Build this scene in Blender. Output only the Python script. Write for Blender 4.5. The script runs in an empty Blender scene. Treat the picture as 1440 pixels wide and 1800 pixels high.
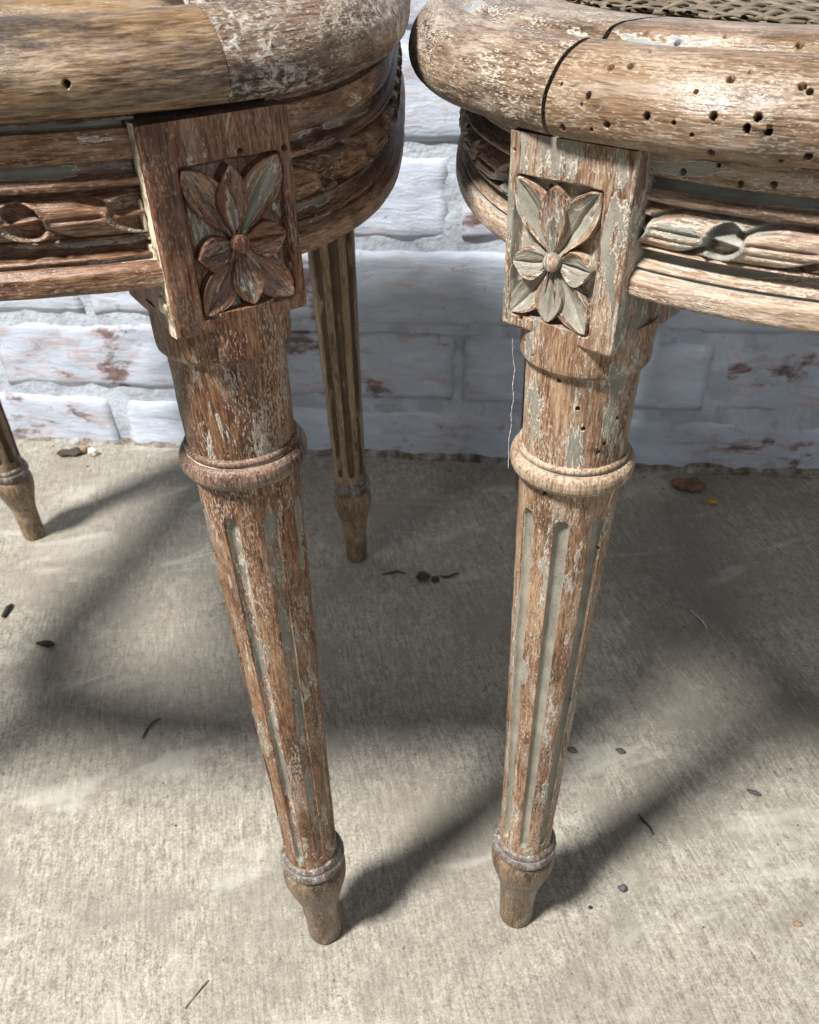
import bpy, bmesh, math, random
import numpy as np
from mathutils import Vector, Matrix, noise as mnoise
from mathutils.bvhtree import BVHTree

pi = math.pi
scene = bpy.context.scene
col = scene.collection
random.seed(7)

# ------------------------------------------------------------------ camera, light, exposure
FPX, VX, VY, CAMH = 1447.2, 778.3, 2830.6, 0.5
def camera_axes():
    d = Vector(((VX - 720) / FPX, (VY - 900) / FPX, 1.0)).normalized()
    up = -d
    f = Vector((0, 0, 1))
    yh = (f - up * f.dot(up)).normalized()
    return Matrix((yh.cross(up), yh, up))
CR = camera_axes()
cam_d = bpy.data.cameras.new('camera')
cam = bpy.data.objects.new('camera', cam_d)
col.objects.link(cam)
right, down, fwd = CR.col[0], CR.col[1], CR.col[2]
cam.matrix_world = Matrix(((right[0], -down[0], -fwd[0], 0), (right[1], -down[1], -fwd[1], 0),
                           (right[2], -down[2], -fwd[2], CAMH), (0, 0, 0, 1)))
cam_d.sensor_fit = 'HORIZONTAL'
cam_d.sensor_width = 36
cam_d.lens = FPX / 1440 * 36
cam_d.clip_start = 0.01
cam_d.clip_end = 50
cam_d.dof.use_dof = True
cam_d.dof.focus_distance = 0.28
cam_d.dof.aperture_fstop = 40
scene.camera = cam

world = bpy.data.worlds.new('World')
scene.world = world
world.use_nodes = True
bg = world.node_tree.nodes['Background']
bg.inputs[0].default_value = (1.0, 0.965, 0.92, 1)
bg.inputs[1].default_value = 0.155

LAMP = Vector((-1.43, -0.76, 3.2))
ld = bpy.data.lights.new('ceiling_lamp', 'SPOT')
ld.energy = 1150
ld.color = (1.0, 0.96, 0.90)
ld.shadow_soft_size = 0.26
ld.spot_size = math.radians(44)
ld.spot_blend = 1.0
lo = bpy.data.objects.new('ceiling_lamp', ld)
lo.location = LAMP
lo.rotation_euler = (Vector((-0.25, 0.30, 0.1)) - LAMP).to_track_quat('-Z', 'Y').to_euler()
col.objects.link(lo)

# soft fill lamp added low at the front right to lift shaded faces
fd = bpy.data.lights.new('fill_light', 'AREA')
fd.shape = 'RECTANGLE'; fd.size = 1.2; fd.size_y = 0.9
fd.energy = 7.0
fd.color = (0.90, 0.95, 1.0)
fo = bpy.data.objects.new('fill_light', fd)
fo.location = (1.25, -1.25, 0.80)
fo.rotation_euler = (Vector((0.0, 0.45, 0.40)) - fo.location).to_track_quat('-Z', 'Y').to_euler()
col.objects.link(fo)

scene.view_settings.view_transform = 'Standard'
scene.view_settings.look = 'None'
scene.view_settings.exposure = 0.0
scene.view_settings.gamma = 1.0
scene.cycles.use_denoising = True
scene.cycles.max_bounces = 4

# ------------------------------------------------------------------ helpers
def tag(o, label=None, cat=None, group=None, kind=None):
    if label: o['label'] = label
    if cat: o['category'] = cat
    if group: o['group'] = group
    if kind: o['kind'] = kind
    return o

def obj(name, mesh, mat=None, parent=None, loc=None, rotz=None):
    o = bpy.data.objects.new(name, mesh)
    col.objects.link(o)
    if mat is not None and mesh is not None and len(mesh.materials) == 0:
        mesh.materials.append(mat)
    if parent is not None: o.parent = parent
    if loc is not None: o.location = loc
    if rotz is not None: o.rotation_euler = (0, 0, rotz)
    return o

def mk(name, V, F, gc=None, cav=None, smooth=True, sharp=None):
    me = bpy.data.meshes.new(name)
    V = np.asarray(V, float).reshape(-1, 3)
    me.from_pydata(V.tolist(), [], F)
    if gc is not None:
        a = me.attributes.new('gc', 'FLOAT_VECTOR', 'POINT')
        a.data.foreach_set('vector', np.asarray(gc, np.float32).reshape(-1))
    if cav is not None:
        a = me.attributes.new('cav', 'FLOAT', 'POINT')
        a.data.foreach_set('value', np.asarray(cav, np.float32).reshape(-1))
    me.polygons.foreach_set('use_smooth', [smooth] * len(me.polygons))
    if smooth and sharp:
        me.set_sharp_from_angle(angle=math.radians(sharp))
    me.update()
    return me

def grid_faces(nu, nv, wrapu=False, wrapv=False, off=0):
    F = []
    for i in range(nu if wrapu else nu - 1):
        i2 = (i + 1) % nu
        for j in range(nv if wrapv else nv - 1):
            j2 = (j + 1) % nv
            F.append((off + i * nv + j, off + i2 * nv + j, off + i2 * nv + j2, off + i * nv + j2))
    return F

def nz(P, scale, seed=0.0, oct=2):
    """fractal noise for an array of points"""
    out = np.empty(len(P))
    for k, p in enumerate(P):
        v = Vector((p[0] * scale + seed, p[1] * scale + seed * 1.7, p[2] * scale - seed))
        s = mnoise.noise(v)
        if oct > 1: s += 0.5 * mnoise.noise(v * 2.1)
        out[k] = s
    return out

def densify(pts, step, smooth=1):
    """closed polygon resampled, then slightly rounded"""
    out = []
    n = len(pts)
    for i in range(n):
        a = np.array(pts[i]); b = np.array(pts[(i + 1) % n])
        m = max(1, int(np.linalg.norm(b - a) / step))
        for k in range(m): out.append(a + (b - a) * k / m)
    P = np.array(out)
    for _ in range(smooth):
        P = (np.roll(P, 1, 0) + 2 * P + np.roll(P, -1, 0)) / 4
    return P

def curvature(P, span=3):
    a = P - np.roll(P, span, 0); b = np.roll(P, -span, 0) - P
    cr = a[:, 0] * b[:, 1] - a[:, 1] * b[:, 0]
    ang = np.arctan2(cr, (a * b).sum(1))
    area = 0.5 * np.sum(P[:, 0] * np.roll(P[:, 1], -1) - P[:, 1] * np.roll(P[:, 0], -1))
    c = -ang * np.sign(area)
    for _ in range(2): c = (np.roll(c, 1) + 2 * c + np.roll(c, -1)) / 4
    return np.clip(c / 1.2, -1, 1)

# ------------------------------------------------------------------ node helper
class NT:
    def __init__(s, name):
        s.mat = bpy.data.materials.new(name)
        s.mat.use_nodes = True
        s.t = s.mat.node_tree
        s.b = s.t.nodes['Principled BSDF']
    def n(s, typ, **kw):
        x = s.t.nodes.new(typ)
        for k, v in kw.items(): setattr(x, k, v)
        return x
    def l(s, a, b): s.t.links.new(a, b)
    def put(s, sock, v):
        if isinstance(v, bpy.types.NodeSocket): s.l(v, sock)
        elif v is not None:
            if hasattr(sock.default_value, '__len__') and not hasattr(v, '__len__'): v = (v, v, v)
            if hasattr(sock.default_value, '__len__') and len(sock.default_value) == 4 and len(v) == 3: v = (*v, 1)
            sock.default_value = v
    def attr(s, name, out):
        a = s.n('ShaderNodeAttribute'); a.attribute_name = name
        return a.outputs[out]
    def m(s, op, a, b=None, c=None, clamp=False):
        x = s.n('ShaderNodeMath', operation=op, use_clamp=clamp)
        s.put(x.inputs[0], a)
        if b is not None: s.put(x.inputs[1], b)
        if c is not None: s.put(x.inputs[2], c)
        return x.outputs[0]
    def vm(s, v, mul, add=(0, 0, 0)):
        x = s.n('ShaderNodeVectorMath', operation='MULTIPLY_ADD')
        s.put(x.inputs[0], v); s.put(x.inputs[1], mul); s.put(x.inputs[2], add)
        return x.outputs[0]
    def noise(s, v, scale=1.0, detail=3, rough=0.55, dist=0.0):
        x = s.n('ShaderNodeTexNoise')
        s.put(x.inputs['Vector'], v)
        x.inputs['Scale'].default_value = scale
        x.inputs['Detail'].default_value = detail
        x.inputs['Roughness'].default_value = rough
        x.inputs['Distortion'].default_value = dist
        return x.outputs['Fac']
    def voro(s, v, scale, feature='F1'):
        x = s.n('ShaderNodeTexVoronoi', feature=feature)
        s.put(x.inputs['Vector'], v); x.inputs['Scale'].default_value = scale
        return x.outputs['Distance']
    def step(s, v, lo, hi):
        x = s.n('ShaderNodeMapRange', interpolation_type='SMOOTHSTEP')
        s.put(x.inputs['Value'], v)
        s.put(x.inputs['From Min'], lo); s.put(x.inputs['From Max'], hi)
        return x.outputs['Result']
    def ramp(s, v, stops):
        x = s.n('ShaderNodeValToRGB')
        s.put(x.inputs[0], v)
        e = x.color_ramp.elements
        while len(e) < len(stops): e.new(0.5)
        for k, (p, c) in enumerate(stops):
            e[k].position = p; e[k].color = (*c, 1)
        return x.outputs[0]
    def mix(s, f, a, b, mode='MIX'):
        x = s.n('ShaderNodeMix', data_type='RGBA', blend_type=mode)
        s.put(x.inputs[0], f); s.put(x.inputs[6], a); s.put(x.inputs[7], b)
        return x.outputs[2]
    def bump(s, h, dist, strength=1.0, prev=None):
        x = s.n('ShaderNodeBump')
        x.inputs['Strength'].default_value = strength
        x.inputs['Distance'].default_value = dist
        s.put(x.inputs['Height'], h)
        if prev is not None: s.l(prev, x.inputs['Normal'])
        return x.outputs[0]
    def done(s, color, rough, normal=None, spec=0.5):
        s.put(s.b.inputs['Base Color'], color)
        s.put(s.b.inputs['Roughness'], rough)
        s.put(s.b.inputs['Specular IOR Level'], spec)
        if normal is not None: s.l(normal, s.b.inputs['Normal'])
        return s.mat

def wood(name, dark, mid, light, paint=0.5, seed=0.0, paint_col=(0.30, 0.282, 0.235), halo_col=(0.62, 0.57, 0.49),
         flecks=0.5, grime=0.4, rough=0.5, cavk=0.16, wash=0.3, crust=0.0, pscale=1.0, golden=None):
    """old stripped wood: grain, flaking paint with pale gesso edges, residue in the pores, dirt.
    paint = threshold of the paint noise (lower means more paint left)"""
    T = NT(name)
    g = T.vm(T.attr('gc', 'Vector'), (1, 1, 1), (seed, seed * 2.3, seed * 0.7))
    cav = T.attr('cav', 'Fac')
    fine = T.noise(T.vm(g, (130, 1050, 1050)), 1, 3, 0.7)
    band = T.noise(T.vm(g, (15, 105, 105)), 1, 5, 0.66, 0.5)
    big = T.noise(T.vm(g, (18, 28, 28)), 1, 3, 0.55)
    w = T.m('ADD', T.m('MULTIPLY', fine, 0.62), T.m('ADD', T.m('MULTIPLY', band, 0.43), T.m('MULTIPLY', big, 0.3)))
    c = T.ramp(w, [(0.555, dark), (0.67, mid), (0.79, light)])
    if golden:
        gm = T.step(T.noise(T.vm(g, (14, 60, 60), (3, 1, 2)), 1, 3, 0.5), 0.45, 0.65)
        c = T.mix(T.m('MULTIPLY', gm, 0.8), c, golden)
    # pale wash left over from stripping
    wv = T.noise(T.vm(g, (26, 110, 110), (5, 9, 2)), 1, 4, 0.68, 0.3)
    wm = T.m('MULTIPLY', T.step(T.m('ADD', wv, T.m('MULTIPLY', cav, 0.10)), 0.50, 0.68), wash)
    c = T.mix(wm, c, (0.50, 0.43, 0.37))
    # dirt
    gr = T.step(T.noise(T.vm(g, (30, 55, 55), (1, 4, 7)), 1, 4, 0.65), 0.50, 0.68)
    c = T.mix(T.m('MULTIPLY', gr, grime), c, (0.035, 0.024, 0.018))
    po = T.step(T.noise(T.vm(g, (110, 2000, 2000), (6, 1, 4)), 1, 1, 0.5), 0.60, 0.68)
    c = T.mix(T.m('MULTIPLY', po, 0.55), c, tuple(x * 0.35 for x in dark))
    # white residue in the pores
    fl = T.noise(T.vm(g, (520, 1700, 1700), (2, 2, 8)), 1, 2, 0.6)
    flz = T.noise(T.vm(g, (40, 90, 90), (8, 3, 1)), 1, 4, 0.6)
    fm = T.m('MULTIPLY', T.step(T.m('ADD', fl, T.m('MULTIPLY', T.m('SUBTRACT', flz, 0.5), 0.6)), 0.56, 0.65), flecks)
    c = T.mix(fm, c, (0.66, 0.60, 0.52))
    # paint
    p = T.noise(T.vm(g, (30 * pscale, 115 * pscale, 115 * pscale), (7, 7, 7)), 1, 6, 0.64, 0.35)
    p = T.m('ADD', p, T.m('MULTIPLY', cav, cavk))
    pm = T.step(p, paint, paint + 0.012)
    edge_w = T.m('MULTIPLY', T.noise(T.vm(g, (160, 350, 350)), 1, 3, 0.6), 0.075)
    hm = T.m('MULTIPLY', T.step(p, T.m('SUBTRACT', paint, edge_w), paint), T.m('SUBTRACT', 1.0, pm))
    pn = T.noise(T.vm(g, (60, 120, 120), (4, 4, 1)), 1, 4, 0.6)
    pcol = T.mix(T.step(pn, 0.35, 0.7), tuple(x * 0.78 for x in paint_col), tuple(min(1, x * 1.2) for x in paint_col))
    c = T.mix(hm, c, halo_col)
    c = T.mix(pm, c, pcol)
    hgt = T.m('ADD', T.m('MULTIPLY', pm, 0.55), T.m('ADD', T.m('MULTIPLY', hm, 0.35), T.m('ADD', T.m('MULTIPLY', fine, 0.6), T.m('MULTIPLY', fm, 0.25))))
    if crust > 0:
        cz = T.step(T.noise(T.vm(g, (40, 55, 55), (2, 6, 3)), 1, 3, 0.6), 0.42, 0.60)
        ch = T.noise(T.vm(g, (330, 420, 420)), 1, 5, 0.65, 0.8)
        cm = T.m('MULTIPLY', T.step(ch, 0.44, 0.62), T.m('MULTIPLY', cz, crust))
        c = T.mix(cm, c, (0.56, 0.53, 0.48))
        hgt = T.m('ADD', hgt, T.m('MULTIPLY', T.m('MULTIPLY', ch, cz), 2.2 * crust))
    nrm = T.bump(T.m('ADD', hgt, T.m('MULTIPLY', band, 1.0)), 0.0007, 0.85)
    r = T.m('ADD', rough - 0.12, T.m('MULTIPLY', fine, 0.25), clamp=True)
    r = T.m('ADD', r, T.m('MULTIPLY', T.m('ADD', pm, hm), 0.12), clamp=True)
    return T.done(c, r, nrm, 0.4)

def plain(name, colr, rough=0.7, var=0.3, scale=300, bump=0.0003):
    T = NT(name)
    tc = T.n('ShaderNodeTexCoord').outputs['Object']
    a = T.noise(tc, scale, 4, 0.6)
    c = T.mix(T.step(a, 0.3, 0.7), tuple(x * (1 - var) for x in colr), tuple(min(1, x * (1 + var)) for x in colr))
    return T.done(c, rough, T.bump(a, bump, 0.7))

# reddish stripped beech, old brown walnut, bleached grey-painted wood
M = {}
M['brown'] = wood('stripped_brown_wood', (0.050, 0.018, 0.009), (0.178, 0.074, 0.041), (0.315, 0.172, 0.108), paint=0.665, seed=1.0, flecks=0.25, grime=0.45, wash=0.22, cavk=0.12, rough=0.44)
M['brown_leg'] = wood('stripped_brown_leg', (0.072, 0.029, 0.014), (0.215, 0.105, 0.053), (0.38, 0.235, 0.138), paint=0.625, seed=4.0, flecks=0.5, grime=0.45, wash=0.3, cavk=0.115, rough=0.5)
M['brown_apron'] = wood('stripped_brown_apron', (0.075, 0.034, 0.020), (0.215, 0.112, 0.064), (0.38, 0.24, 0.155), paint=0.645, seed=6.0, flecks=0.3, grime=0.5, wash=0.4, cavk=0.15, rough=0.40, halo_col=(0.68, 0.61, 0.52))
M['golden_rim'] = wood('waxed_golden_rim', (0.05, 0.030, 0.019), (0.175, 0.112, 0.067), (0.33, 0.245, 0.16), paint=0.70, seed=2.0, flecks=0.08, grime=0.85, wash=0.3, rough=0.32, golden=(0.27, 0.168, 0.078), cavk=0.3)
M['crusty_rim'] = wood('crusty_rim', (0.045, 0.026, 0.018), (0.135, 0.083, 0.055), (0.27, 0.19, 0.135), paint=0.70, seed=9.0, flecks=0.5, grime=0.55, wash=0.3, crust=1.0, rough=0.5)
M['pale'] = wood('flaking_grey_paint_wood', (0.10, 0.053, 0.034), (0.275, 0.172, 0.112), (0.47, 0.35, 0.25), paint=0.52, seed=3.0, flecks=0.65, grime=0.15, wash=0.5, cavk=0.10, rough=0.55)
M['pale_leg'] = wood('flaking_grey_paint_leg', (0.095, 0.047, 0.026), (0.265, 0.150, 0.085), (0.45, 0.315, 0.205), paint=0.575, seed=11.0, flecks=0.6, grime=0.3, wash=0.45, cavk=0.26, rough=0.55)
M['pale_apron'] = wood('flaking_grey_paint_apron', (0.13, 0.075, 0.050), (0.32, 0.22, 0.155), (0.52, 0.41, 0.315), paint=0.56, seed=5.0, flecks=0.6, grime=0.15, wash=0.55, cavk=0.19, rough=0.5, paint_col=(0.34, 0.335, 0.30))
M['pale_rim'] = wood('bleached_rim', (0.065, 0.038, 0.024), (0.205, 0.135, 0.088), (0.38, 0.285, 0.205), paint=0.66, seed=8.0, flecks=0.3, grime=0.45, wash=0.6, rough=0.3, cavk=0.34, paint_col=(0.25, 0.265, 0.275), golden=(0.22, 0.135, 0.075))
M['pale_rim_b'] = wood('bleached_rim_side', (0.065, 0.040, 0.027), (0.20, 0.138, 0.095), (0.36, 0.275, 0.20), paint=0.67, seed=14.0, flecks=0.6, grime=0.5, wash=0.6, rough=0.34, cavk=0.3, paint_col=(0.25, 0.265, 0.275))
M['olive_leg'] = wood('dull_brown_back_leg', (0.10, 0.064, 0.038), (0.25, 0.172, 0.105), (0.40, 0.30, 0.20), paint=0.64, seed=16.0, flecks=0.15, grime=0.35, wash=0.25, cavk=0.24, rough=0.5, paint_col=(0.105, 0.072, 0.044), halo_col=(0.17, 0.12, 0.072))  # dark paint_col puts shade stripes into the colour of the back-leg flutes
M['foot'] = wood('worn_foot', (0.040, 0.024, 0.015), (0.125, 0.080, 0.046), (0.25, 0.175, 0.11), paint=0.68, seed=12.0, flecks=0.25, grime=0.7, wash=0.3, cavk=0.10, rough=0.40)
M['collar'] = wood('grey_collar', (0.05, 0.035, 0.03), (0.13, 0.10, 0.088), (0.25, 0.215, 0.195), paint=0.56, seed=13.0, flecks=0.25, grime=0.4, wash=0.4, cavk=0.15, rough=0.36, paint_col=(0.20, 0.21, 0.225))
M['ring_brown'] = wood('ring_brown', (0.06, 0.030, 0.020), (0.175, 0.105, 0.075), (0.31, 0.22, 0.17), paint=0.68, seed=15.0, flecks=0.25, grime=0.45, wash=0.3, cavk=0.22, rough=0.38, paint_col=(0.62, 0.56, 0.47), halo_col=(0.70, 0.64, 0.56))
M['ring_pale'] = wood('ring_pale', (0.12, 0.07, 0.042), (0.32, 0.22, 0.145), (0.50, 0.39, 0.28), paint=0.64, seed=17.0, flecks=0.45, grime=0.3, wash=0.45, cavk=0.22, rough=0.45)
M['cane'] = None
M['glue'] = None

def cane_material():
    T = NT('old_cane')
    g = T.attr('gc', 'Vector')
    a = T.noise(T.vm(g, (30, 900, 900)), 1, 4, 0.6)
    b = T.noise(T.vm(g, (25, 40, 40), (3, 3, 3)), 1, 3, 0.6)
    w = T.m('ADD', T.m('MULTIPLY', a, 0.6), T.m('MULTIPLY', b, 0.5))
    c = T.ramp(w, [(0.42, (0.055, 0.043, 0.030)), (0.56, (0.165, 0.132, 0.095)), (0.72, (0.31, 0.26, 0.195))])
    return T.done(c, 0.42, T.bump(a, 0.0002, 0.6), 0.5)
M['cane'] = cane_material()

def glue_material():
    T = NT('dried_glue')
    tc = T.n('ShaderNodeTexCoord').outputs['Object']
    a = T.noise(tc, 500, 3, 0.5)
    c = T.mix(a, (0.62, 0.53, 0.35), (0.80, 0.74, 0.58))
    m = T.done(c, 0.28, T.bump(a, 0.0004, 0.5), 0.5)
    T.b.inputs['Subsurface Weight'].default_value = 0.25
    T.b.inputs['Subsurface Radius'].default_value = (0.002, 0.0015, 0.0008)
    return m
M['glue'] = glue_material()

def gesso_material():
    T = NT('white_gesso')
    tc = T.n('ShaderNodeTexCoord').outputs['Object']
    a = T.noise(T.vm(tc, (300, 300, 120)), 1, 5, 0.65)
    c = T.ramp(a, [(0.40, (0.26, 0.19, 0.12)), (0.47, (0.66, 0.59, 0.46)), (0.7, (0.80, 0.75, 0.64))])
    return T.done(c, 0.6, T.bump(a, 0.0006, 0.8))
M['gesso'] = gesso_material()

# ------------------------------------------------------------------ floor
def floor_material():
    T = NT('old_concrete')
    P = T.n('ShaderNodeTexCoord').outputs['Object']
    R_ = T.n('ShaderNodeVectorRotate', rotation_type='Z_AXIS')
    T.l(P, R_.inputs['Vector']); R_.inputs['Angle'].default_value = math.radians(-12)
    Q = R_.outputs[0]
    big = T.noise(P, 5.5, 4, 0.55)
    blotch = T.noise(T.vm(P, (1, 1, 1), (4, 2, 0)), 17, 5, 0.6, 0.3)
    brush = T.noise(T.vm(Q, (520, 55, 1)), 1, 3, 0.62, 0.6)
    speck = T.noise(P, 520, 3, 0.65)
    sand = T.noise(P, 1150, 2, 0.6)
    mid = T.noise(T.vm(Q, (150, 105, 1)), 1, 4, 0.65, 0.4)
    w = T.m('ADD', T.m('MULTIPLY', speck, 0.27), T.m('ADD', T.m('MULTIPLY', brush, 0.26), T.m('ADD', T.m('MULTIPLY', sand, 0.26), T.m('MULTIPLY', mid, 0.21))))
    c = T.ramp(w, [(0.385, (0.135, 0.119, 0.098)), (0.47, (0.265, 0.245, 0.208)), (0.54, (0.385, 0.366, 0.315)), (0.64, (0.58, 0.565, 0.50))])
    c = T.mix(T.m('MULTIPLY', T.step(blotch, 0.47, 0.64), 0.55), c, (0.225, 0.210, 0.178))
    c = T.mix(T.m('MULTIPLY', T.step(big, 0.44, 0.60), 0.42), c, (0.22, 0.198, 0.168))
    pit = T.step(T.noise(P, 230, 2, 0.5), 0.70, 0.76)
    c = T.mix(T.m('MULTIPLY', pit, 0.6), c, (0.12, 0.10, 0.085))
    scr = T.step(T.noise(T.vm(Q, (40, 900, 1), (3, 1, 0)), 1, 2, 0.5), 0.72, 0.78)
    c = T.mix(T.m('MULTIPLY', scr, 0.3), c, (0.62, 0.58, 0.5))
    scuff = T.step(T.noise(T.vm(Q, (7, 19, 1), (1, 8, 0)), 1, 4, 0.6, 0.6), 0.56, 0.68)
    c = T.mix(T.m('MULTIPLY', scuff, 0.35), c, (0.60, 0.585, 0.53))
    agg = T.step(T.voro(P, 420), 0.16, 0.08)
    c = T.mix(T.m('MULTIPLY', agg, 0.22), c, (0.20, 0.175, 0.15))
    h = T.m('ADD', T.m('MULTIPLY', w, 1.0), T.m('MULTIPLY', pit, -0.5))
    nrm = T.bump(h, 0.0011, 0.75)
    nrm = T.bump(blotch, 0.004, 0.35, nrm)
    r = T.m('SUBTRACT', 0.78, T.m('MULTIPLY', blotch, 0.18))
    return T.done(c, r, nrm, 0.35)
FLOOR = floor_material()
WDIR = Vector((0.99028, -0.13907, 0)); WN = Vector((-0.13907, -0.99028, 0))   # along the wall, out of the wall
W0 = Vector((-0.4103, 0.8303, 0))
def make_floor():
    n = 120
    x = np.linspace(-1.3, 1.3, n); y = np.linspace(-0.6, 1.25, n)
    X, Y = np.meshgrid(x, y, indexing='ij')
    P = np.stack([X, Y, np.zeros_like(X)], -1).reshape(-1, 3)
    P[:, 2] = nz(P, 7, 3.1) * 0.0006 - 0.0006
    return tag(obj('floor', mk('floor', P, grid_faces(n, n)), FLOOR), kind='structure')
make_floor()

# ------------------------------------------------------------------ whitewashed brick wall
def brick_material():
    T = NT('whitewashed_brick')
    oi = T.n('ShaderNodeObjectInfo')
    tc = T.n('ShaderNodeTexCoord').outputs['Object']
    rnd = oi.outputs['Random']
    sh = T.n('ShaderNodeCombineXYZ')
    for k in range(3): T.l(T.m('MULTIPLY', rnd, 13.7 + 5 * k), sh.inputs[k])
    P = T.n('ShaderNodeVectorMath', operation='ADD'); T.l(tc, P.inputs[0]); T.l(sh.outputs[0], P.inputs[1])
    P = P.outputs[0]
    a = T.noise(T.vm(P, (8, 8, 13)), 1, 7, 0.66, 0.5)
    rub = T.noise(T.vm(P, (30, 50, 105)), 1, 5, 0.68, 0.3)
    fine = T.noise(P, 330, 4, 0.62)
    brickc = T.ramp(T.noise(P, 130, 4, 0.6), [(0.35, (0.060, 0.026, 0.022)), (0.52, (0.150, 0.072, 0.058)), (0.68, (0.28, 0.18, 0.155))])
    thr = T.m('SUBTRACT', 0.588, T.m('MULTIPLY', T.m('SUBTRACT', rnd, 0.5), 0.20))
    ex = T.m('ADD', a, T.m('MULTIPLY', T.m('SUBTRACT', rub, 0.5), 0.32))
    bare = T.step(ex, thr, T.m('ADD', thr, 0.09))
    thin = T.m('MULTIPLY', T.step(ex, T.m('SUBTRACT', thr, 0.16), thr), T.step(rub, 0.40, 0.62))
    white = T.mix(T.step(rub, 0.3, 0.72), (0.51, 0.585, 0.725), (0.69, 0.765, 0.885))
    c = T.mix(T.m('MULTIPLY', thin, 0.6), white, (0.42, 0.31, 0.325))
    c = T.mix(T.m('MULTIPLY', bare, 0.82), c, brickc)
    dirt = T.step(T.noise(T.vm(P, (90, 90, 60), (2, 9, 4)), 1, 4, 0.65), 0.62, 0.72)
    c = T.mix(T.m('MULTIPLY', dirt, 0.45), c, (0.19, 0.19, 0.20))
    h = T.m('ADD', T.m('MULTIPLY', rub, 1.0), T.m('ADD', T.m('MULTIPLY', bare, -0.35), T.m('MULTIPLY', fine, 0.12)))
    nrm = T.bump(h, 0.0026, 0.7)
    return T.done(c, 0.62, nrm, 0.35)
def mortar_material():
    T = NT('whitewashed_mortar')
    P = T.n('ShaderNodeTexCoord').outputs['Object']
    a = T.noise(P, 28, 5, 0.65, 0.3); b = T.noise(P, 190, 4, 0.62)
    c = T.mix(T.step(a, 0.42, 0.60), (0.58, 0.645, 0.75), (0.45, 0.50, 0.58))
    c = T.mix(T.m('MULTIPLY', T.step(b, 0.58, 0.7), 0.35), c, (0.22, 0.21, 0.205))
    return T.done(c, 0.85, T.bump(T.m('ADD', a, T.m('MULTIPLY', b, 0.5)), 0.004, 0.8), 0.2)
BRICK = brick_material(); MORTAR = mortar_material()

def brick_mesh(L, Hh, D, seed):
    """a rounded, worn brick: front face a displaced grid that rolls back at its edges"""
    nu, nv = 26, 12
    us = np.linspace(-1, 1, nu); vs = np.linspace(-1, 1, nv)
    V = []
    for u in us:
        for v in vs:
            x = u * L / 2; z = v * Hh / 2
            eu = max(0, abs(x) - (L / 2 - 0.0035)) / 0.0035; ev = max(0, abs(z) - (Hh / 2 - 0.003)) / 0.003
            y = 0.0022 * min(1.0, eu ** 2 + ev ** 2)
            q = Vector((x * 30 + seed * 7.7, z * 30, seed))
            y += 0.0028 * mnoise.noise(q) + 0.0016 * mnoise.noise(q * 2.7)
            x += 0.0022 * mnoise.noise(q * 1.3 + Vector((9, 0, 0))) * (abs(u) > 0.9)
            z += 0.0022 * mnoise.noise(q * 1.3 + Vector((0, 9, 0))) * (abs(v) > 0.8)
            V.append((x, y, z))
    F = [tuple(reversed(f)) for f in grid_faces(nu, nv)]
    ring = [i * nv for i in range(nu)] + [(nu - 1) * nv + j for j in range(1, nv)] + \
           [i * nv + nv - 1 for i in range(nu - 2, -1, -1)] + [j for j in range(nv - 2, 0, -1)]
    base = len(V)
    for i in ring: V.append((V[i][0], D, V[i][2]))
    m = len(ring)
    F = grid_faces(nu, nv)
    for k in range(m): F.append((ring[(k + 1) % m], ring[k], base + k, base + (k + 1) % m))
    me = mk('brick', V, F)
    bm = bmesh.new(); bm.from_mesh(me); bmesh.ops.recalc_face_normals(bm, faces=bm.faces); bm.to_mesh(me); bm.free()
    return me

wall = obj('brick_wall', None); wall.location = W0
wall.rotation_euler = (0, 0, math.atan2(WDIR.y, WDIR.x))
tag(wall, 'whitewashed brick wall with red brick showing through the worn paint', 'wall')
def make_wall():
    pitch, joint, BL = 0.0855, 0.012, 0.255
    # mortar bed: an uneven sheet a little behind the brick faces
    nu, nv = 150, 70
    U, Z = np.meshgrid(np.linspace(-0.55, 1.35, nu), np.linspace(-0.02, 0.84, nv), indexing='ij')
    P = np.stack([U, np.zeros_like(U), Z], -1).reshape(-1, 3)
    P[:, 1] = 0.0012 + nz(P, 22, 8.0) * 0.0020 + nz(P, 75, 2.0, 1) * 0.0008
    obj('mortar', mk('mortar', P, grid_faces(nu, nv)), MORTAR, wall)
    full = [brick_mesh(BL - joint, pitch - joint, 0.03, s) for s in range(6)]
    low = [brick_mesh(BL - joint, 0.066, 0.03, 20 + s) for s in range(3)]
    rs = random.Random(3)
    for k in range(0, 10):
        zc = 0.0295 if k == 0 else 0.0615 + (k - 0.5) * pitch + 0.0035
        if k == 0: zc = 0.0235
        off = 0.467 if k % 2 == 1 else 0.467 - BL / 2
        i0 = int((-0.55 - off) / BL) - 1
        for i in range(i0, i0 + 9):
            x = off + (i + 0.5) * BL
            if x < -0.5 or x > 1.3: continue
            o = obj('brick', rs.choice(low if k == 0 else full), BRICK, wall)
            o.location = (x + rs.uniform(-0.003, 0.003), -0.0015 + rs.uniform(-0.0012, 0.0016), zc + rs.uniform(-0.0015, 0.0015))
            o.rotation_euler = (rs.uniform(-0.012, 0.012), rs.uniform(-0.009, 0.009), rs.uniform(-0.006, 0.006))
make_wall()
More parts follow.
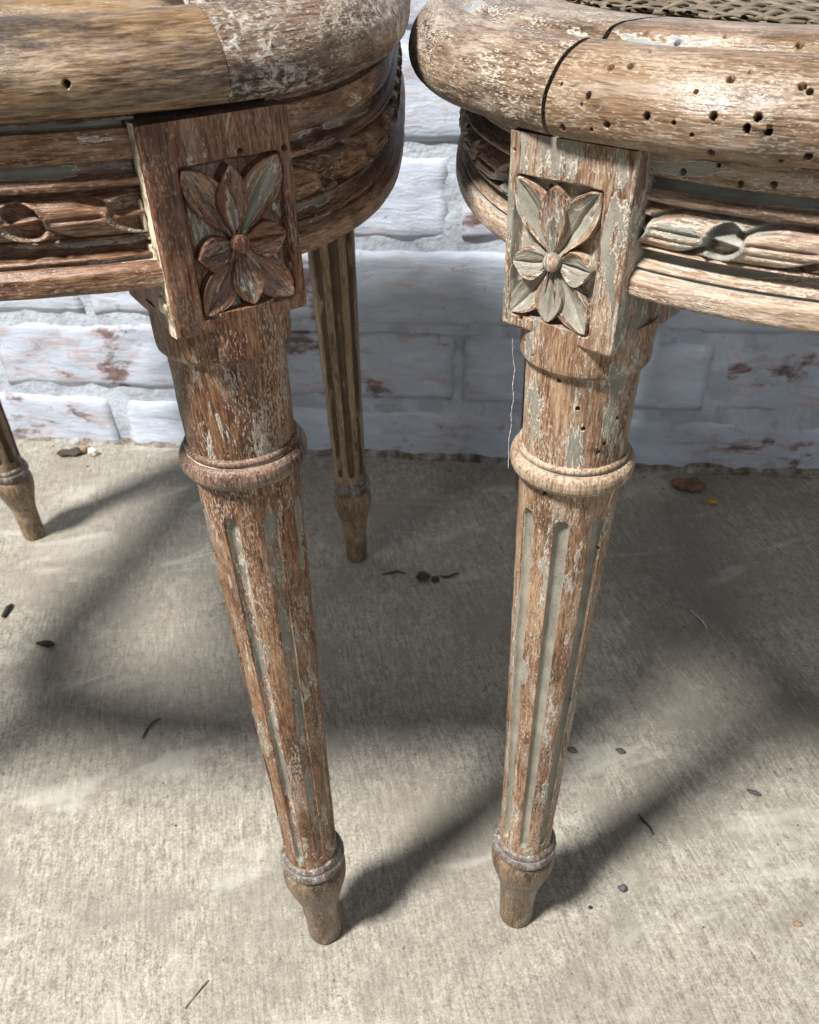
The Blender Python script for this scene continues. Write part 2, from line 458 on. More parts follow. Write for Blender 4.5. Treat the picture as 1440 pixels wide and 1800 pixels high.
def wall_foot():
    # ragged dirt and mortar fillet where the wall meets the floor
    nu, nv = 260, 9
    V = []
    for i in range(nu):
        u = -0.5 + 1.8 * i / (nu - 1)
        w = 0.010 + 0.007 * mnoise.noise(Vector((u * 17, 0, 0))) + 0.004 * mnoise.noise(Vector((u * 60, 3, 0)))
        h = 0.008 + 0.006 * mnoise.noise(Vector((u * 13, 5, 0))) + 0.003 * mnoise.noise(Vector((u * 70, 8, 0)))
        for j in range(nv):
            q = j / (nv - 1)
            V.append((u, -max(0.002, w) * q + 0.004 * (1 - q), max(0.001, h) * (1 - q) ** 1.6 - 0.0015 * q + 0.0012 * mnoise.noise(Vector((u * 150, q * 5, 2)))))
    obj('mortar_fillet', mk('mortar_fillet', V, [tuple(reversed(f)) for f in grid_faces(nu, nv)]), DIRT, wall)
def dirt_material():
    T = NT('wall_foot_dirt')
    P = T.n('ShaderNodeTexCoord').outputs['Object']
    a = T.noise(P, 60, 5, 0.65); b = T.noise(P, 400, 3, 0.6)
    c = T.ramp(T.m('ADD', T.m('MULTIPLY', a, 0.7), T.m('MULTIPLY', b, 0.3)), [(0.40, (0.10, 0.085, 0.07)), (0.5, (0.24, 0.21, 0.18)), (0.62, (0.42, 0.42, 0.43))])
    return T.done(c, 0.9, T.bump(b, 0.002, 0.8), 0.2)
DIRT = dirt_material()
wall_foot()

# ------------------------------------------------------------------ stools
def plan(a, b, n, count=900, wide=0.0):
    t = np.linspace(0, 2 * pi, 40001)
    c, s = np.cos(t), np.sin(t)
    r = (np.abs(c / a) ** n + np.abs(s / b) ** n) ** (-1 / n)
    P = np.stack([r * c, r * s], 1)
    # the front left quarter may bulge out further than the rest
    q = np.clip((-s + 0.35) / 1.1, 0, 1); q = q * q * (3 - 2 * q)
    P[:, 0] *= 1 + np.where(c < 0, wide / a, 0) * q
    d = np.concatenate([[0], np.cumsum(np.linalg.norm(np.diff(P, axis=0), axis=1))])
    q = np.linspace(0, d[-1], count, endpoint=False)
    C = np.stack([np.interp(q, d, P[:, 0]), np.interp(q, d, P[:, 1])], 1)
    T = np.roll(C, -1, 0) - np.roll(C, 1, 0); T /= np.linalg.norm(T, axis=1)[:, None]
    N = np.stack([T[:, 1], -T[:, 0]], 1)
    return C, N, d[-1]

def sweep(name, C, N, S, prof, cav, wob=0.0, seed=0.0):
    """solid swept along an open run of the plan curve, ends capped"""
    m, k = len(C), len(prof)
    V = np.empty((m, k, 3)); G = np.empty((m, k, 3)); K = np.empty((m, k))
    for i in range(m):
        V[i, :, 0] = C[i, 0] + N[i, 0] * prof[:, 0]
        V[i, :, 1] = C[i, 1] + N[i, 1] * prof[:, 0]
        V[i, :, 2] = prof[:, 1]
        G[i, :, 0] = S[i]; G[i, :, 1] = prof[:, 0]; G[i, :, 2] = prof[:, 1]
        K[i] = cav
    Vf = V.reshape(-1, 3)
    if wob:
        w = nz(Vf, 45, seed) * wob + nz(Vf, 160, seed + 3, 1) * wob * 0.35
        w2 = nz(Vf, 60, seed + 8, 1) * wob * 0.6
        Nn = np.repeat(N, k, 0)
        Vf[:, 0] += Nn[:, 0] * w; Vf[:, 1] += Nn[:, 1] * w; Vf[:, 2] += w2
    F = grid_faces(m, k, False, True)
    F.append(tuple(range(k))); F.append(tuple((m - 1) * k + j for j in reversed(range(k))))
    me = mk(name, Vf, F, G, K, True, 50)
    bm = bmesh.new(); bm.from_mesh(me); bmesh.ops.recalc_face_normals(bm, faces=bm.faces); bm.to_mesh(me); bm.free()
    return me

RIM = [(-0.0055, 0.0), (-0.0022, 0.0008), (0.0002, 0.0035), (0.0010, 0.0075), (0.0004, 0.0115), (-0.0020, 0.0150), (-0.0045, 0.0180), (-0.0080, 0.0203),
       (-0.0125, 0.0218), (-0.0160, 0.0222), (-0.0175, 0.0220), (-0.0182, 0.0206), (-0.0212, 0.0204), (-0.0222, 0.0212), (-0.0232, 0.0228), (-0.0255, 0.0240), (-0.0300, 0.0247),
       (-0.0400, 0.0248), (-0.0500, 0.0243), (-0.0520, 0.0230), (-0.0525, 0.0120), (-0.0525, 0.0), (-0.0280, 0.0)]

def apron_profile(T, up=0.0):
    f = [(0, -.0035), (.185, -.0035), (.195, -.0062), (.215, -.0078), (.255, -.0078), (.272, -.0062), (.278, -.0038), (.30, -.0022), (.335, -.0024),
         (.352, -.0052), (.39, -.0072), (.64, -.0072), (.648, -.0036), (.665, -.0034), (.672, -.0062), (.70, -.0080), (.735, -.0072), (.762, -.0044),
         (.772, -.0026), (.792, -.0024), (.797, -.0038), (.812, -.0038), (.818, -.0016), (.84, -.0012), (.848, -.0004), (.86, 0.0), (.975, 0.0), (1.0, -.0012)]
    P = [(o, T * (1 - q)) for q, o in f]
    P += [(-0.018, 0.0), (-0.018, T + up), (-0.0085, T + up), (-0.0085, T)]
    return P

P_IN = {True: 0.25, False: 0.75}      # paint left inside the eyes
def ribbon_band(name, C, N, S, zc, hh, mirror, seed, oback=-0.0072, L=0.0320):
    """twisted-ribbon moulding: half-round band cut by cupped eyes and slanting notches"""
    nv = 35
    vs = np.linspace(-1, 1, nv)
    m = len(C)
    V = np.empty((m, nv, 3)); G = np.empty((m, nv, 3)); K = np.empty((m, nv))
    for i in range(m):
        ph = S[i] / L + 0.17 * mnoise.noise(Vector((S[i] * 40, seed, 0)))
        x = (ph - math.floor(ph + 0.5)) * L * 1000 * (-1 if mirror else 1)    # mm from the nearest eye centre
        y = vs * hh * 1000
        base = 5.4 * np.sqrt(np.clip(1 - (np.abs(vs) * 0.97) ** 2.6, 0, 1))
        # tilted eye
        ca, sa = math.cos(0.28), math.sin(0.28)
        ex = (x * ca + y * sa) / 6.6; ey = (-x * sa + y * ca) / 4.9
        r2 = ex ** 2 + ey ** 2
        ins = np.clip(1 - r2, 0, 1)
        h = base - 4.6 * np.clip(ins * 3.4, 0, 1) ** 0.8
        h = h + 2.9 * np.exp(-((y + 0.12 * x) / 1.0) ** 2) * np.clip(ins * 4, 0, 1)
        # raised lip round the eye
        h = h + 0.9 * np.exp(-((np.sqrt(r2) - 1.06) / 0.10) ** 2)
        # slanting notches where the ribbon turns under
        if x < -3.0:
            yl = -1.6 + (x + 4.0) * 0.42
            h = h - 3.6 * np.exp(-((y - yl) / 0.9) ** 2) * min(1, (-x - 3.0) / 2.0)
        if x > 3.0:
            yr = 1.6 + (x - 4.0) * 0.42
            h = h - 3.6 * np.exp(-((y - yr) / 0.9) ** 2) * min(1, (x - 3.0) / 2.0)
        # long flutes in the ribbon between eyes
        w = np.clip((abs(x) - 6.5) / 3.0, 0, 1)
        h = h - 1.0 * w * np.exp(-((y - 0.2) / 0.45) ** 2) - 0.6 * w * np.exp(-((y + 2.2) / 0.5) ** 2)
        h = np.clip(h, -0.4, 7) / 1000
        h[0] = h[-1] = -0.0006
        o = oback + h
        V[i, :, 0] = C[i, 0] + N[i, 0] * o; V[i, :, 1] = C[i, 1] + N[i, 1] * o
        V[i, :, 2] = zc + vs * hh
        G[i, :, 0] = S[i]; G[i, :, 1] = o; G[i, :, 2] = zc + vs * hh
        K[i] = np.clip(P_IN[mirror] * np.clip(ins * 2.5, 0, 1) + 1.0 * np.exp(-((np.sqrt(r2) - 1.02) / 0.10) ** 2) + 0.9 * np.clip((base / 1000 - h - 0.0012) / 0.0012, 0, 1) * (r2 > 1.0) - 0.25, -0.5, 1)
    F = grid_faces(m, nv, False, False)
    Vf = V.reshape(-1, 3)
    w = nz(Vf, 190, seed, 1) * 0.00022
    Nn = np.repeat(N, nv, 0)
    Vf[:, 0] += Nn[:, 0] * w; Vf[:, 1] += Nn[:, 1] * w
    me = mk(name, Vf, F, G, K, True)
    bm = bmesh.new(); bm.from_mesh(me); bm.faces.ensure_lookup_table()
    bmesh.ops.recalc_face_normals(bm, faces=bm.faces)
    f = bm.faces[len(bm.faces) // 2]
    ci = C[m // 2]; d = f.normal.x * N[m // 2][0] + f.normal.y * N[m // 2][1]
    if d < 0: bmesh.ops.reverse_faces(bm, faces=bm.faces)
    bm.to_mesh(me); bm.free()
    return me

# turned leg (radius against height, foot on the floor at 0, metres)
def leg_mesh(name, zs, phase, seed, nflute=8, fine=True, fdep=0.0024):
    """fluted tapering shaft from the foot collar to the ring, then the plain neck and the disc under the block"""
    prof = [(0.0835, 0.0139), (0.092, 0.0139), (0.150, 0.01485), (0.2236, 0.0166), (0.283, 0.01795), (0.3155, 0.0187), (0.3400, 0.0190), (0.3712, 0.0195)]
    disc = [(0.3718, 0.0197), (0.3724, 0.0210), (0.3736, 0.0219), (0.3750, 0.0221), (0.3800, 0.0221), (0.3890, 0.0221)]
    z_f0, z_f1 = 0.0935, 0.3135
    zz = np.concatenate([np.linspace(0.0835, z_f0, 8), np.linspace(z_f0, z_f0 + 0.008, 14)[1:], np.linspace(z_f0 + 0.008, z_f1 - 0.009, 90 if fine else 40)[1:],
                         np.linspace(z_f1 - 0.009, z_f1, 14)[1:], np.linspace(z_f1, 0.3708, 28)[1:], np.linspace(0.3712, 0.3760, 22), np.linspace(0.3770, 0.3890, 8)])
    pa = np.array(prof + disc)
    rr = np.interp(zz, pa[:, 0], pa[:, 1])
    half = math.radians(9.2 if fine else 12.5)
    per = 2 * pi / nflute
    k1 = np.concatenate([np.linspace(-1, 1, 15), ])
    ang = []
    q = []
    for f in range(nflute):
        c = phase + f * per
        for s in k1: ang.append(c + s * half * 1.02); q.append(s * 1.02)
        lands = np.linspace(half * 1.02, per - half * 1.02, 8)[1:-1]
        for s in lands: ang.append(c + s); q.append(9.0)
    ang = np.array(ang); q = np.array(q)
    nu, nv = len(zz), len(ang)
    V = np.empty((nu, nv, 3)); K = np.zeros((nu, nv))
    for i, (z, r) in enumerate(zip(zz, rr)):
        R_ = np.full(nv, r)
        w = 0.0
        if z_f0 < z < z_f1:
            e0 = (z - z_f0) / 0.0055; e1 = (z_f1 - z) / 0.0062
            w = 1.0
            for e in (e0, e1):
                if e < 1: w = min(w, math.sqrt(max(0, 1 - (1 - e) ** 2)))
            if w > 0.02:
                s = np.abs(q) / w
                dep = np.where(s < 1, np.sqrt(np.clip(1 - s ** 2, 0, 1)) ** 0.75, 0)
                R_ = R_ - fdep * (r / 0.0165) * dep * min(1, w * 1.4)
                K[i] = np.where(s < 1, 1.0, np.where(s < 1.25, -0.3, 0))
        if z > 0.3725: K[i] -= 0.1
        V[i, :, 0] = R_ * np.cos(ang); V[i, :, 1] = R_ * np.sin(ang); V[i, :, 2] = z * zs
    Vf = V.reshape(-1, 3)
    w = nz(Vf, 55, seed) * 0.00022 + nz(Vf, 210, seed + 2, 1) * 0.00012
    rad = np.linalg.norm(Vf[:, :2], axis=1)
    Vf[:, 0] += Vf[:, 0] / rad * w; Vf[:, 1] += Vf[:, 1] / rad * w
    G = np.stack([Vf[:, 2], Vf[:, 0], Vf[:, 1]], 1)
    F = grid_faces(nu, nv, False, True)
    F = [tuple(reversed(f)) for f in F]
    F.append(tuple(reversed(range(nv)))); F.append(tuple((nu - 1) * nv + j for j in range(nv)))
    me = mk(name, Vf, F, G, K.reshape(-1), True, 48)
    bm = bmesh.new(); bm.from_mesh(me); bmesh.ops.recalc_face_normals(bm, faces=bm.faces); bm.to_mesh(me); bm.free()
    return me

def lathe(name, prof, seed, n=96, wob=0.00018, closed=False, smooth=1, step=0.0007):
    P = np.array([(r, z) for r, z in prof])
    D = []
    for a, b in zip(P[:-1], P[1:]):
        m = max(1, int(np.linalg.norm(b - a) / step))
        for k in range(m): D.append(a + (b - a) * k / m)
    D.append(P[-1]); D = np.array(D)
    for _ in range(smooth): D[1:-1] = (D[:-2] + 2 * D[1:-1] + D[2:]) / 4
    sp = 3
    a = D - np.roll(D, sp, 0); b = np.roll(D, -sp, 0) - D
    cv = np.arctan2(a[:, 0] * b[:, 1] - a[:, 1] * b[:, 0], (a * b).sum(1)); cv[:sp] = 0; cv[-sp:] = 0
    cv = np.clip(-cv / 1.2, -1, 1)
    th = np.linspace(0, 2 * pi, n, endpoint=False)
    k = len(D)
    V = np.empty((n, k, 3)); K = np.empty((n, k))
    for i, t in enumerate(th):
        V[i, :, 0] = D[:, 0] * math.cos(t); V[i, :, 1] = D[:, 0] * math.sin(t); V[i, :, 2] = D[:, 1]; K[i] = cv
    Vf = V.reshape(-1, 3)
    w = nz(Vf, 90, seed) * wob
    rad = np.maximum(np.linalg.norm(Vf[:, :2], axis=1), 1e-5)
    f = np.minimum(1, rad / 0.004)
    Vf[:, 0] += Vf[:, 0] / rad * w * f; Vf[:, 1] += Vf[:, 1] / rad * w * f
    G = np.stack([Vf[:, 2], Vf[:, 0], Vf[:, 1]], 1)
    F = grid_faces(n, k, True, False)
    F.append(tuple(i * k for i in range(n))); F.append(tuple(i * k + k - 1 for i in range(n)))
    me = mk(name, Vf, F, G, K.reshape(-1), True, 60)
    bm = bmesh.new(); bm.from_mesh(me); bmesh.ops.recalc_face_normals(bm, faces=bm.faces); bm.to_mesh(me); bm.free()
    return me

def scale_prof(p, zs): return [(r, z * zs) for r, z in p]
FOOT = [(0.0001, 0.0), (0.0088, 0.0), (0.0097, 0.0012), (0.0100, 0.006), (0.0103, 0.020), (0.0108, 0.032), (0.0118, 0.040), (0.0137, 0.048), (0.0158, 0.0555),
        (0.0171, 0.0615), (0.0176, 0.0665), (0.0174, 0.0705), (0.0166, 0.0730), (0.0158, 0.0738), (0.0155, 0.0750), (0.0120, 0.0755)]
COLLAR = [(0.0120, 0.0748), (0.0156, 0.0748), (0.0160, 0.0760), (0.0170, 0.0772), (0.0175, 0.0792), (0.0173, 0.0812), (0.0163, 0.0824), (0.0156, 0.0827),
          (0.0160, 0.0834), (0.0161, 0.0846), (0.0155, 0.0858), (0.0142, 0.0868), (0.0120, 0.0870)]
RING = [(0.0170, 0.3258), (0.0200, 0.3262), (0.0217, 0.3272), (0.0227, 0.3289), (0.0230, 0.3308), (0.0227, 0.3327), (0.0217, 0.3341), (0.0206, 0.3346),
        (0.0196, 0.3348), (0.0203, 0.3354), (0.0205, 0.3364), (0.0200, 0.3372), (0.0170, 0.3376)]

def block_mesh(name, hw, hb, depth, panel, seed, rec=0.0034):
    """corner block: x along the face, y into the block, z up; a sunk panel in the face"""
    u0, u1, v0, v1 = panel                     # panel bounds in metres
    r = 0.0011
    cols = []                                  # (x, y, is_front)
    for y in np.linspace(depth, r, 14): cols.append((-hw, y, 0))
    for t in np.linspace(0, pi / 2, 5)[1:-1]: cols.append((-hw + r - r * math.cos(t), r - r * math.sin(t), 0))
    e = 0.0006
    xs = sorted(set(np.round(np.concatenate([np.linspace(-hw + r, hw - r, 74), [u0 - e, u0, u0 + e, u0 + 2 * e, u1 - 2 * e, u1 - e, u1, u1 + e]]), 6)))
    for x in xs: cols.append((x, 0.0, 1))
    for t in np.linspace(0, pi / 2, 5)[1:-1]: cols.append((hw - r + r * math.sin(t), r - r * math.cos(t), 0))
    for y in np.linspace(r, depth, 14): cols.append((hw, y, 0))
    zsr = sorted(set(np.round(np.concatenate([[0, 0.0003, 0.0007, 0.0012, hb], np.linspace(0.0012, hb, 100), [v0 - e, v0, v0 + e, v0 + 2 * e, v1 - 2 * e, v1 - e, v1, v1 + e]]), 6)))
    nu, nv = len(cols), len(zsr)
    V = np.empty((nu, nv, 3)); K = np.zeros((nu, nv))
    def sm(a, b, x): t = np.clip((x - a) / (b - a), 0, 1); return t * t * (3 - 2 * t)
    for i, (x, y, fr) in enumerate(cols):
        for j, z in enumerate(zsr):
            inset = 0.0010 * (1 - min(1, z / 0.0012)) ** 2
            xx = x * (1 - inset / hw); yy = y + (inset if y < depth * 0.5 else 0)
            if fr:
                w = 0.0004 * mnoise.noise(Vector((x * 150, z * 150, seed)))
                inside = sm(u0 - e, u0 + 2 * e, x + w) * sm(-u1 - e, -u1 + 2 * e, -x + w) * sm(v0 - e, v0 + 2 * e, z + w) * sm(-v1 - e, -v1 + 2 * e, -z + w)
                yy += rec * inside
                if inside > 0.6: K[i, j] = 0.7
                elif inside > 0.01: K[i, j] = 0.2
                else:
                    dd = min(abs(x - u0), abs(x - u1), abs(z - v0), abs(z - v1), hw - abs(x))
                    K[i, j] = -0.4 if dd < 0.0012 else 0
            V[i, j] = (xx, yy, z)
    Vf = V.reshape(-1, 3)
    Vf[:, 1] += nz(Vf, 110, seed) * 0.0002 + nz(Vf, 38, seed + 4, 1) * 0.0004
    Vf[:, 0] += nz(Vf, 120, seed + 5, 1) * 0.0002
    G = np.stack([Vf[:, 2], Vf[:, 0], Vf[:, 1]], 1)
    F = grid_faces(nu, nv, True, False)
    F.append(tuple(i * nv for i in range(nu))); F.append(tuple(i * nv + nv - 1 for i in range(nu)))
    me = mk(name, Vf, F, G, K.reshape(-1), True, 42)
    bm = bmesh.new(); bm.from_mesh(me); bmesh.ops.recalc_face_normals(bm, faces=bm.faces); bm.to_mesh(me); bm.free()
    return me

def petal_mesh(name, c, tip, W, seed, floor_y, hb=0.0016, ht=0.0040, cup=0.0015, side=0.0, peak=0.6):
    """a cupped leaf from the boss to its tip; raised rim, sunk vein; -y is outward"""
    c = np.array(c); tip = np.array(tip)
    ax = tip - c; L = np.linalg.norm(ax); ax /= L; pr = np.array([-ax[1], ax[0]])
    npn, nq = 30, 27
    qs = np.concatenate([[-1.04, -1.0], np.linspace(-0.94, 0.94, nq - 4), [1.0, 1.04]])
    V = []; K = []
    for i in range(npn):
        p = i / (npn - 1)
        e1 = math.log(0.5) / math.log(peak)
        s = math.sin(pi * min(1, max(0, p ** e1)))
        w = W * (max(0.0, s) ** 0.8) * (1.0) + 0.00005
        if p < 0.3: w = max(w, W * 0.28 * (1 if p > 0.03 else 0.8))
        bend = side * math.sin(pi * p) * W
        h0 = hb + (ht - hb) * math.sin(min(1, p * 1.35) * pi / 2)
        for q in qs:
            qq = max(-1, min(1, q))
            h = h0 - cup * (1 - abs(qq) ** 2.2) * math.sin(pi * min(1, p * 0.9 + 0.08))
            h -= 0.0010 * math.exp(-(qq / 0.11) ** 2) * math.sin(pi * p) ** 0.5
            if abs(qq) > 0.9: h -= 0.0003
            h -= 0.00016 * abs(math.sin(qq * 8.5 + seed)) * math.sin(pi * min(1, p * 1.05)) ** 0.5
            x = c + ax * (L * p) + pr * (w * qq + bend)
            y = floor_y - h
            if abs(q) > 1.0: y = floor_y + 0.0006; x = x + pr * 0.0003 * np.sign(q)
            if p > 0.985 and abs(q) <= 1: y = y + 0.0004
            wob = mnoise.noise(Vector((x[0] * 330, x[1] * 330, seed))) * 0.00022
            V.append((x[0] + wob, y + wob, x[1] - wob))
            K.append(1.1 if abs(qq) < 0.13 else 0.7 if abs(qq) < 0.70 else (-0.45 if abs(qq) <= 1 and abs(q) <= 1 else 0.2))
    V = np.array(V)
    # close the tip down to the panel floor
    F = [tuple(reversed(f)) for f in grid_faces(npn, len(qs))]
    base = len(V)
    V = np.vstack([V, V[(npn - 1) * len(qs):] * np.array([1, 0, 1]) + np.array([0, floor_y + 0.0006, 0])])
    K += [0.2] * len(qs)
    for j in range(len(qs) - 1): F.append(((npn - 1) * len(qs) + j, base + j, base + j + 1, (npn - 1) * len(qs) + j + 1))
    G = np.stack([V[:, 0] * ax[0] + V[:, 2] * ax[1] + seed, V[:, 0] * pr[0] + V[:, 2] * pr[1], V[:, 1]], 1)
    me = mk(name, V, F, G, K, True, 55)
    bm = bmesh.new(); bm.from_mesh(me); bmesh.ops.recalc_face_normals(bm, faces=bm.faces)
    f = max(bm.faces, key=lambda f: f.calc_area())
    if sum((f.normal.y * f.calc_area()) for f in bm.faces) > 0: bmesh.ops.reverse_faces(bm, faces=bm.faces)
    bm.to_mesh(me); bm.free()
    return me

def boss_mesh(name, c, r, floor_y, seed, h=0.0044):
    V = []; K = []
    n, k = 28, 9
    for i in range(n):
        t = 2 * pi * i / n
        for j in range(k):
            s = j / (k - 1)
            rr = r * (1.0 if j == 0 else math.cos(max(0, (s - 0.2)) / 0.8 * pi / 2) ** 0.55)
            hh = -0.0006 if j == 0 else h * (0.72 + 0.28 * math.sin(max(0, (s - 0.2)) / 0.8 * pi / 2))
            w = 1 + 0.07 * mnoise.noise(Vector((math.cos(t) * 1.5, math.sin(t) * 1.5, seed + s)))
            V.append((c[0] + rr * w * math.cos(t), floor_y - hh, c[1] + rr * w * math.sin(t)))
            K.append(-0.4 if s > 0.3 else 0.7)
    V = np.array(V)
    G = np.stack([V[:, 2] + seed, V[:, 0], V[:, 1]], 1)
    F = grid_faces(n, k, True, False)
    F.append(tuple(i * k + k - 1 for i in range(n)))
    me = mk(name, V, F, G, K, True, 60)
    bm = bmesh.new(); bm.from_mesh(me); bmesh.ops.recalc_face_normals(bm, faces=bm.faces); bm.to_mesh(me); bm.free()
    return me

def cane_mesh(name, a, b, n, inset, z0, sag, pitch=0.0116):
    """six-way caning: pairs of strands across and along, single strands on both diagonals"""
    V = []; F = []; G = []
    ai, bi = a - inset, b - inset
    def inside(x, y): return (abs(x) / ai) ** n + (abs(y) / bi) ** n < 1
    def strand(p, d, w, th, zoff, ampl, per, ph, k):
        ts = [t for t in np.arange(-0.36, 0.36, pitch / 4) if inside(p[0] + d[0] * t, p[1] + d[1] * t)]
        if len(ts) < 3: return
        ts = [ts[0] - pitch / 4] + ts + [ts[-1] + pitch / 4]
        pr = (-d[1], d[0])
        b0 = len(V)
        for t in ts:
            x = p[0] + d[0] * t; y = p[1] + d[1] * t
            rr = min(1, (abs(x) / ai) ** 2 + (abs(y) / bi) ** 2)
            z = z0 - sag * (1 - rr) + zoff + ampl * math.sin(2 * pi * t / per + ph) + 0.0004 * mnoise.noise(Vector((x * 90, y * 90, k)))
            jx = 0.0005 * mnoise.noise(Vector((x * 60, y * 60, k + 5)))
            for ox, oz in ((-w, 0), (-w * 0.55, th), (w * 0.55, th), (w, 0), (0, -th * 0.5)):
                V.append((x + pr[0] * (ox + jx), y + pr[1] * (ox + jx), z + oz)); G.append((t + k * 0.37, ox, oz))
        m = len(ts)
        for i in range(m - 1):
            for j in range(5):
                F.append((b0 + i * 5 + j, b0 + (i + 1) * 5 + j, b0 + (i + 1) * 5 + (j + 1) % 5, b0 + i * 5 + (j + 1) % 5))
    k = 0
    for i in range(-22, 23):
        for s in (-1, 1):
            off = i * pitch + s * 0.0014
            strand((off, 0), (0, 1), 0.00138, 0.0007, -0.0004, 0.0004, pitch, s * 1.2, k); k += 1
            strand((0, off), (1, 0), 0.00138, 0.0007, 0.0004, 0.0004, pitch, s * 1.2 + pi, k); k += 1
    q = math.sqrt(0.5)
    for i in range(-44, 45):
        o = i * pitch
        strand((o / 2, -o / 2), (q, q), 0.0016, 0.0007, 0.0012, 0.0006, pitch * q * 2, 0, k); k += 1
        strand((o / 2, o / 2), (q, -q), 0.0016, 0.0007, 0.0013, 0.0006, pitch * q * 2, pi, k); k += 1
    return mk(name, V, F, G, None, True)

def glue_blob(name, pts, radii, seed, flat=0.55):
    """a drip of dried glue: tube with swelling radius along a short path"""
    n = 12
    V = []; m = len(pts)
    for i, (p, r) in enumerate(zip(pts, radii)):
        for j in range(n):
            t = 2 * pi * j / n
            w = 1 + 0.25 * mnoise.noise(Vector((i * 0.9, j * 0.7, seed)))
            V.append((p[0] + r * flat * w * math.cos(t), p[1] + r * w * math.sin(t), p[2] + 0.0004 * mnoise.noise(Vector((j, i, seed)))))
    F = grid_faces(m, n, False, True)
    F.append(tuple(range(n))); F.append(tuple((m - 1) * n + j for j in range(n)))
    me = mk(name, V, F)
    bm = bmesh.new(); bm.from_mesh(me)
    bmesh.ops.subdivide_edges(bm, edges=bm.edges, cuts=1, use_grid_fill=True, smooth=0.6)
    bmesh.ops.recalc_face_normals(bm, faces=bm.faces); bm.to_mesh(me); bm.free()
    me.polygons.foreach_set('use_smooth', [True] * len(me.polygons))
    return me

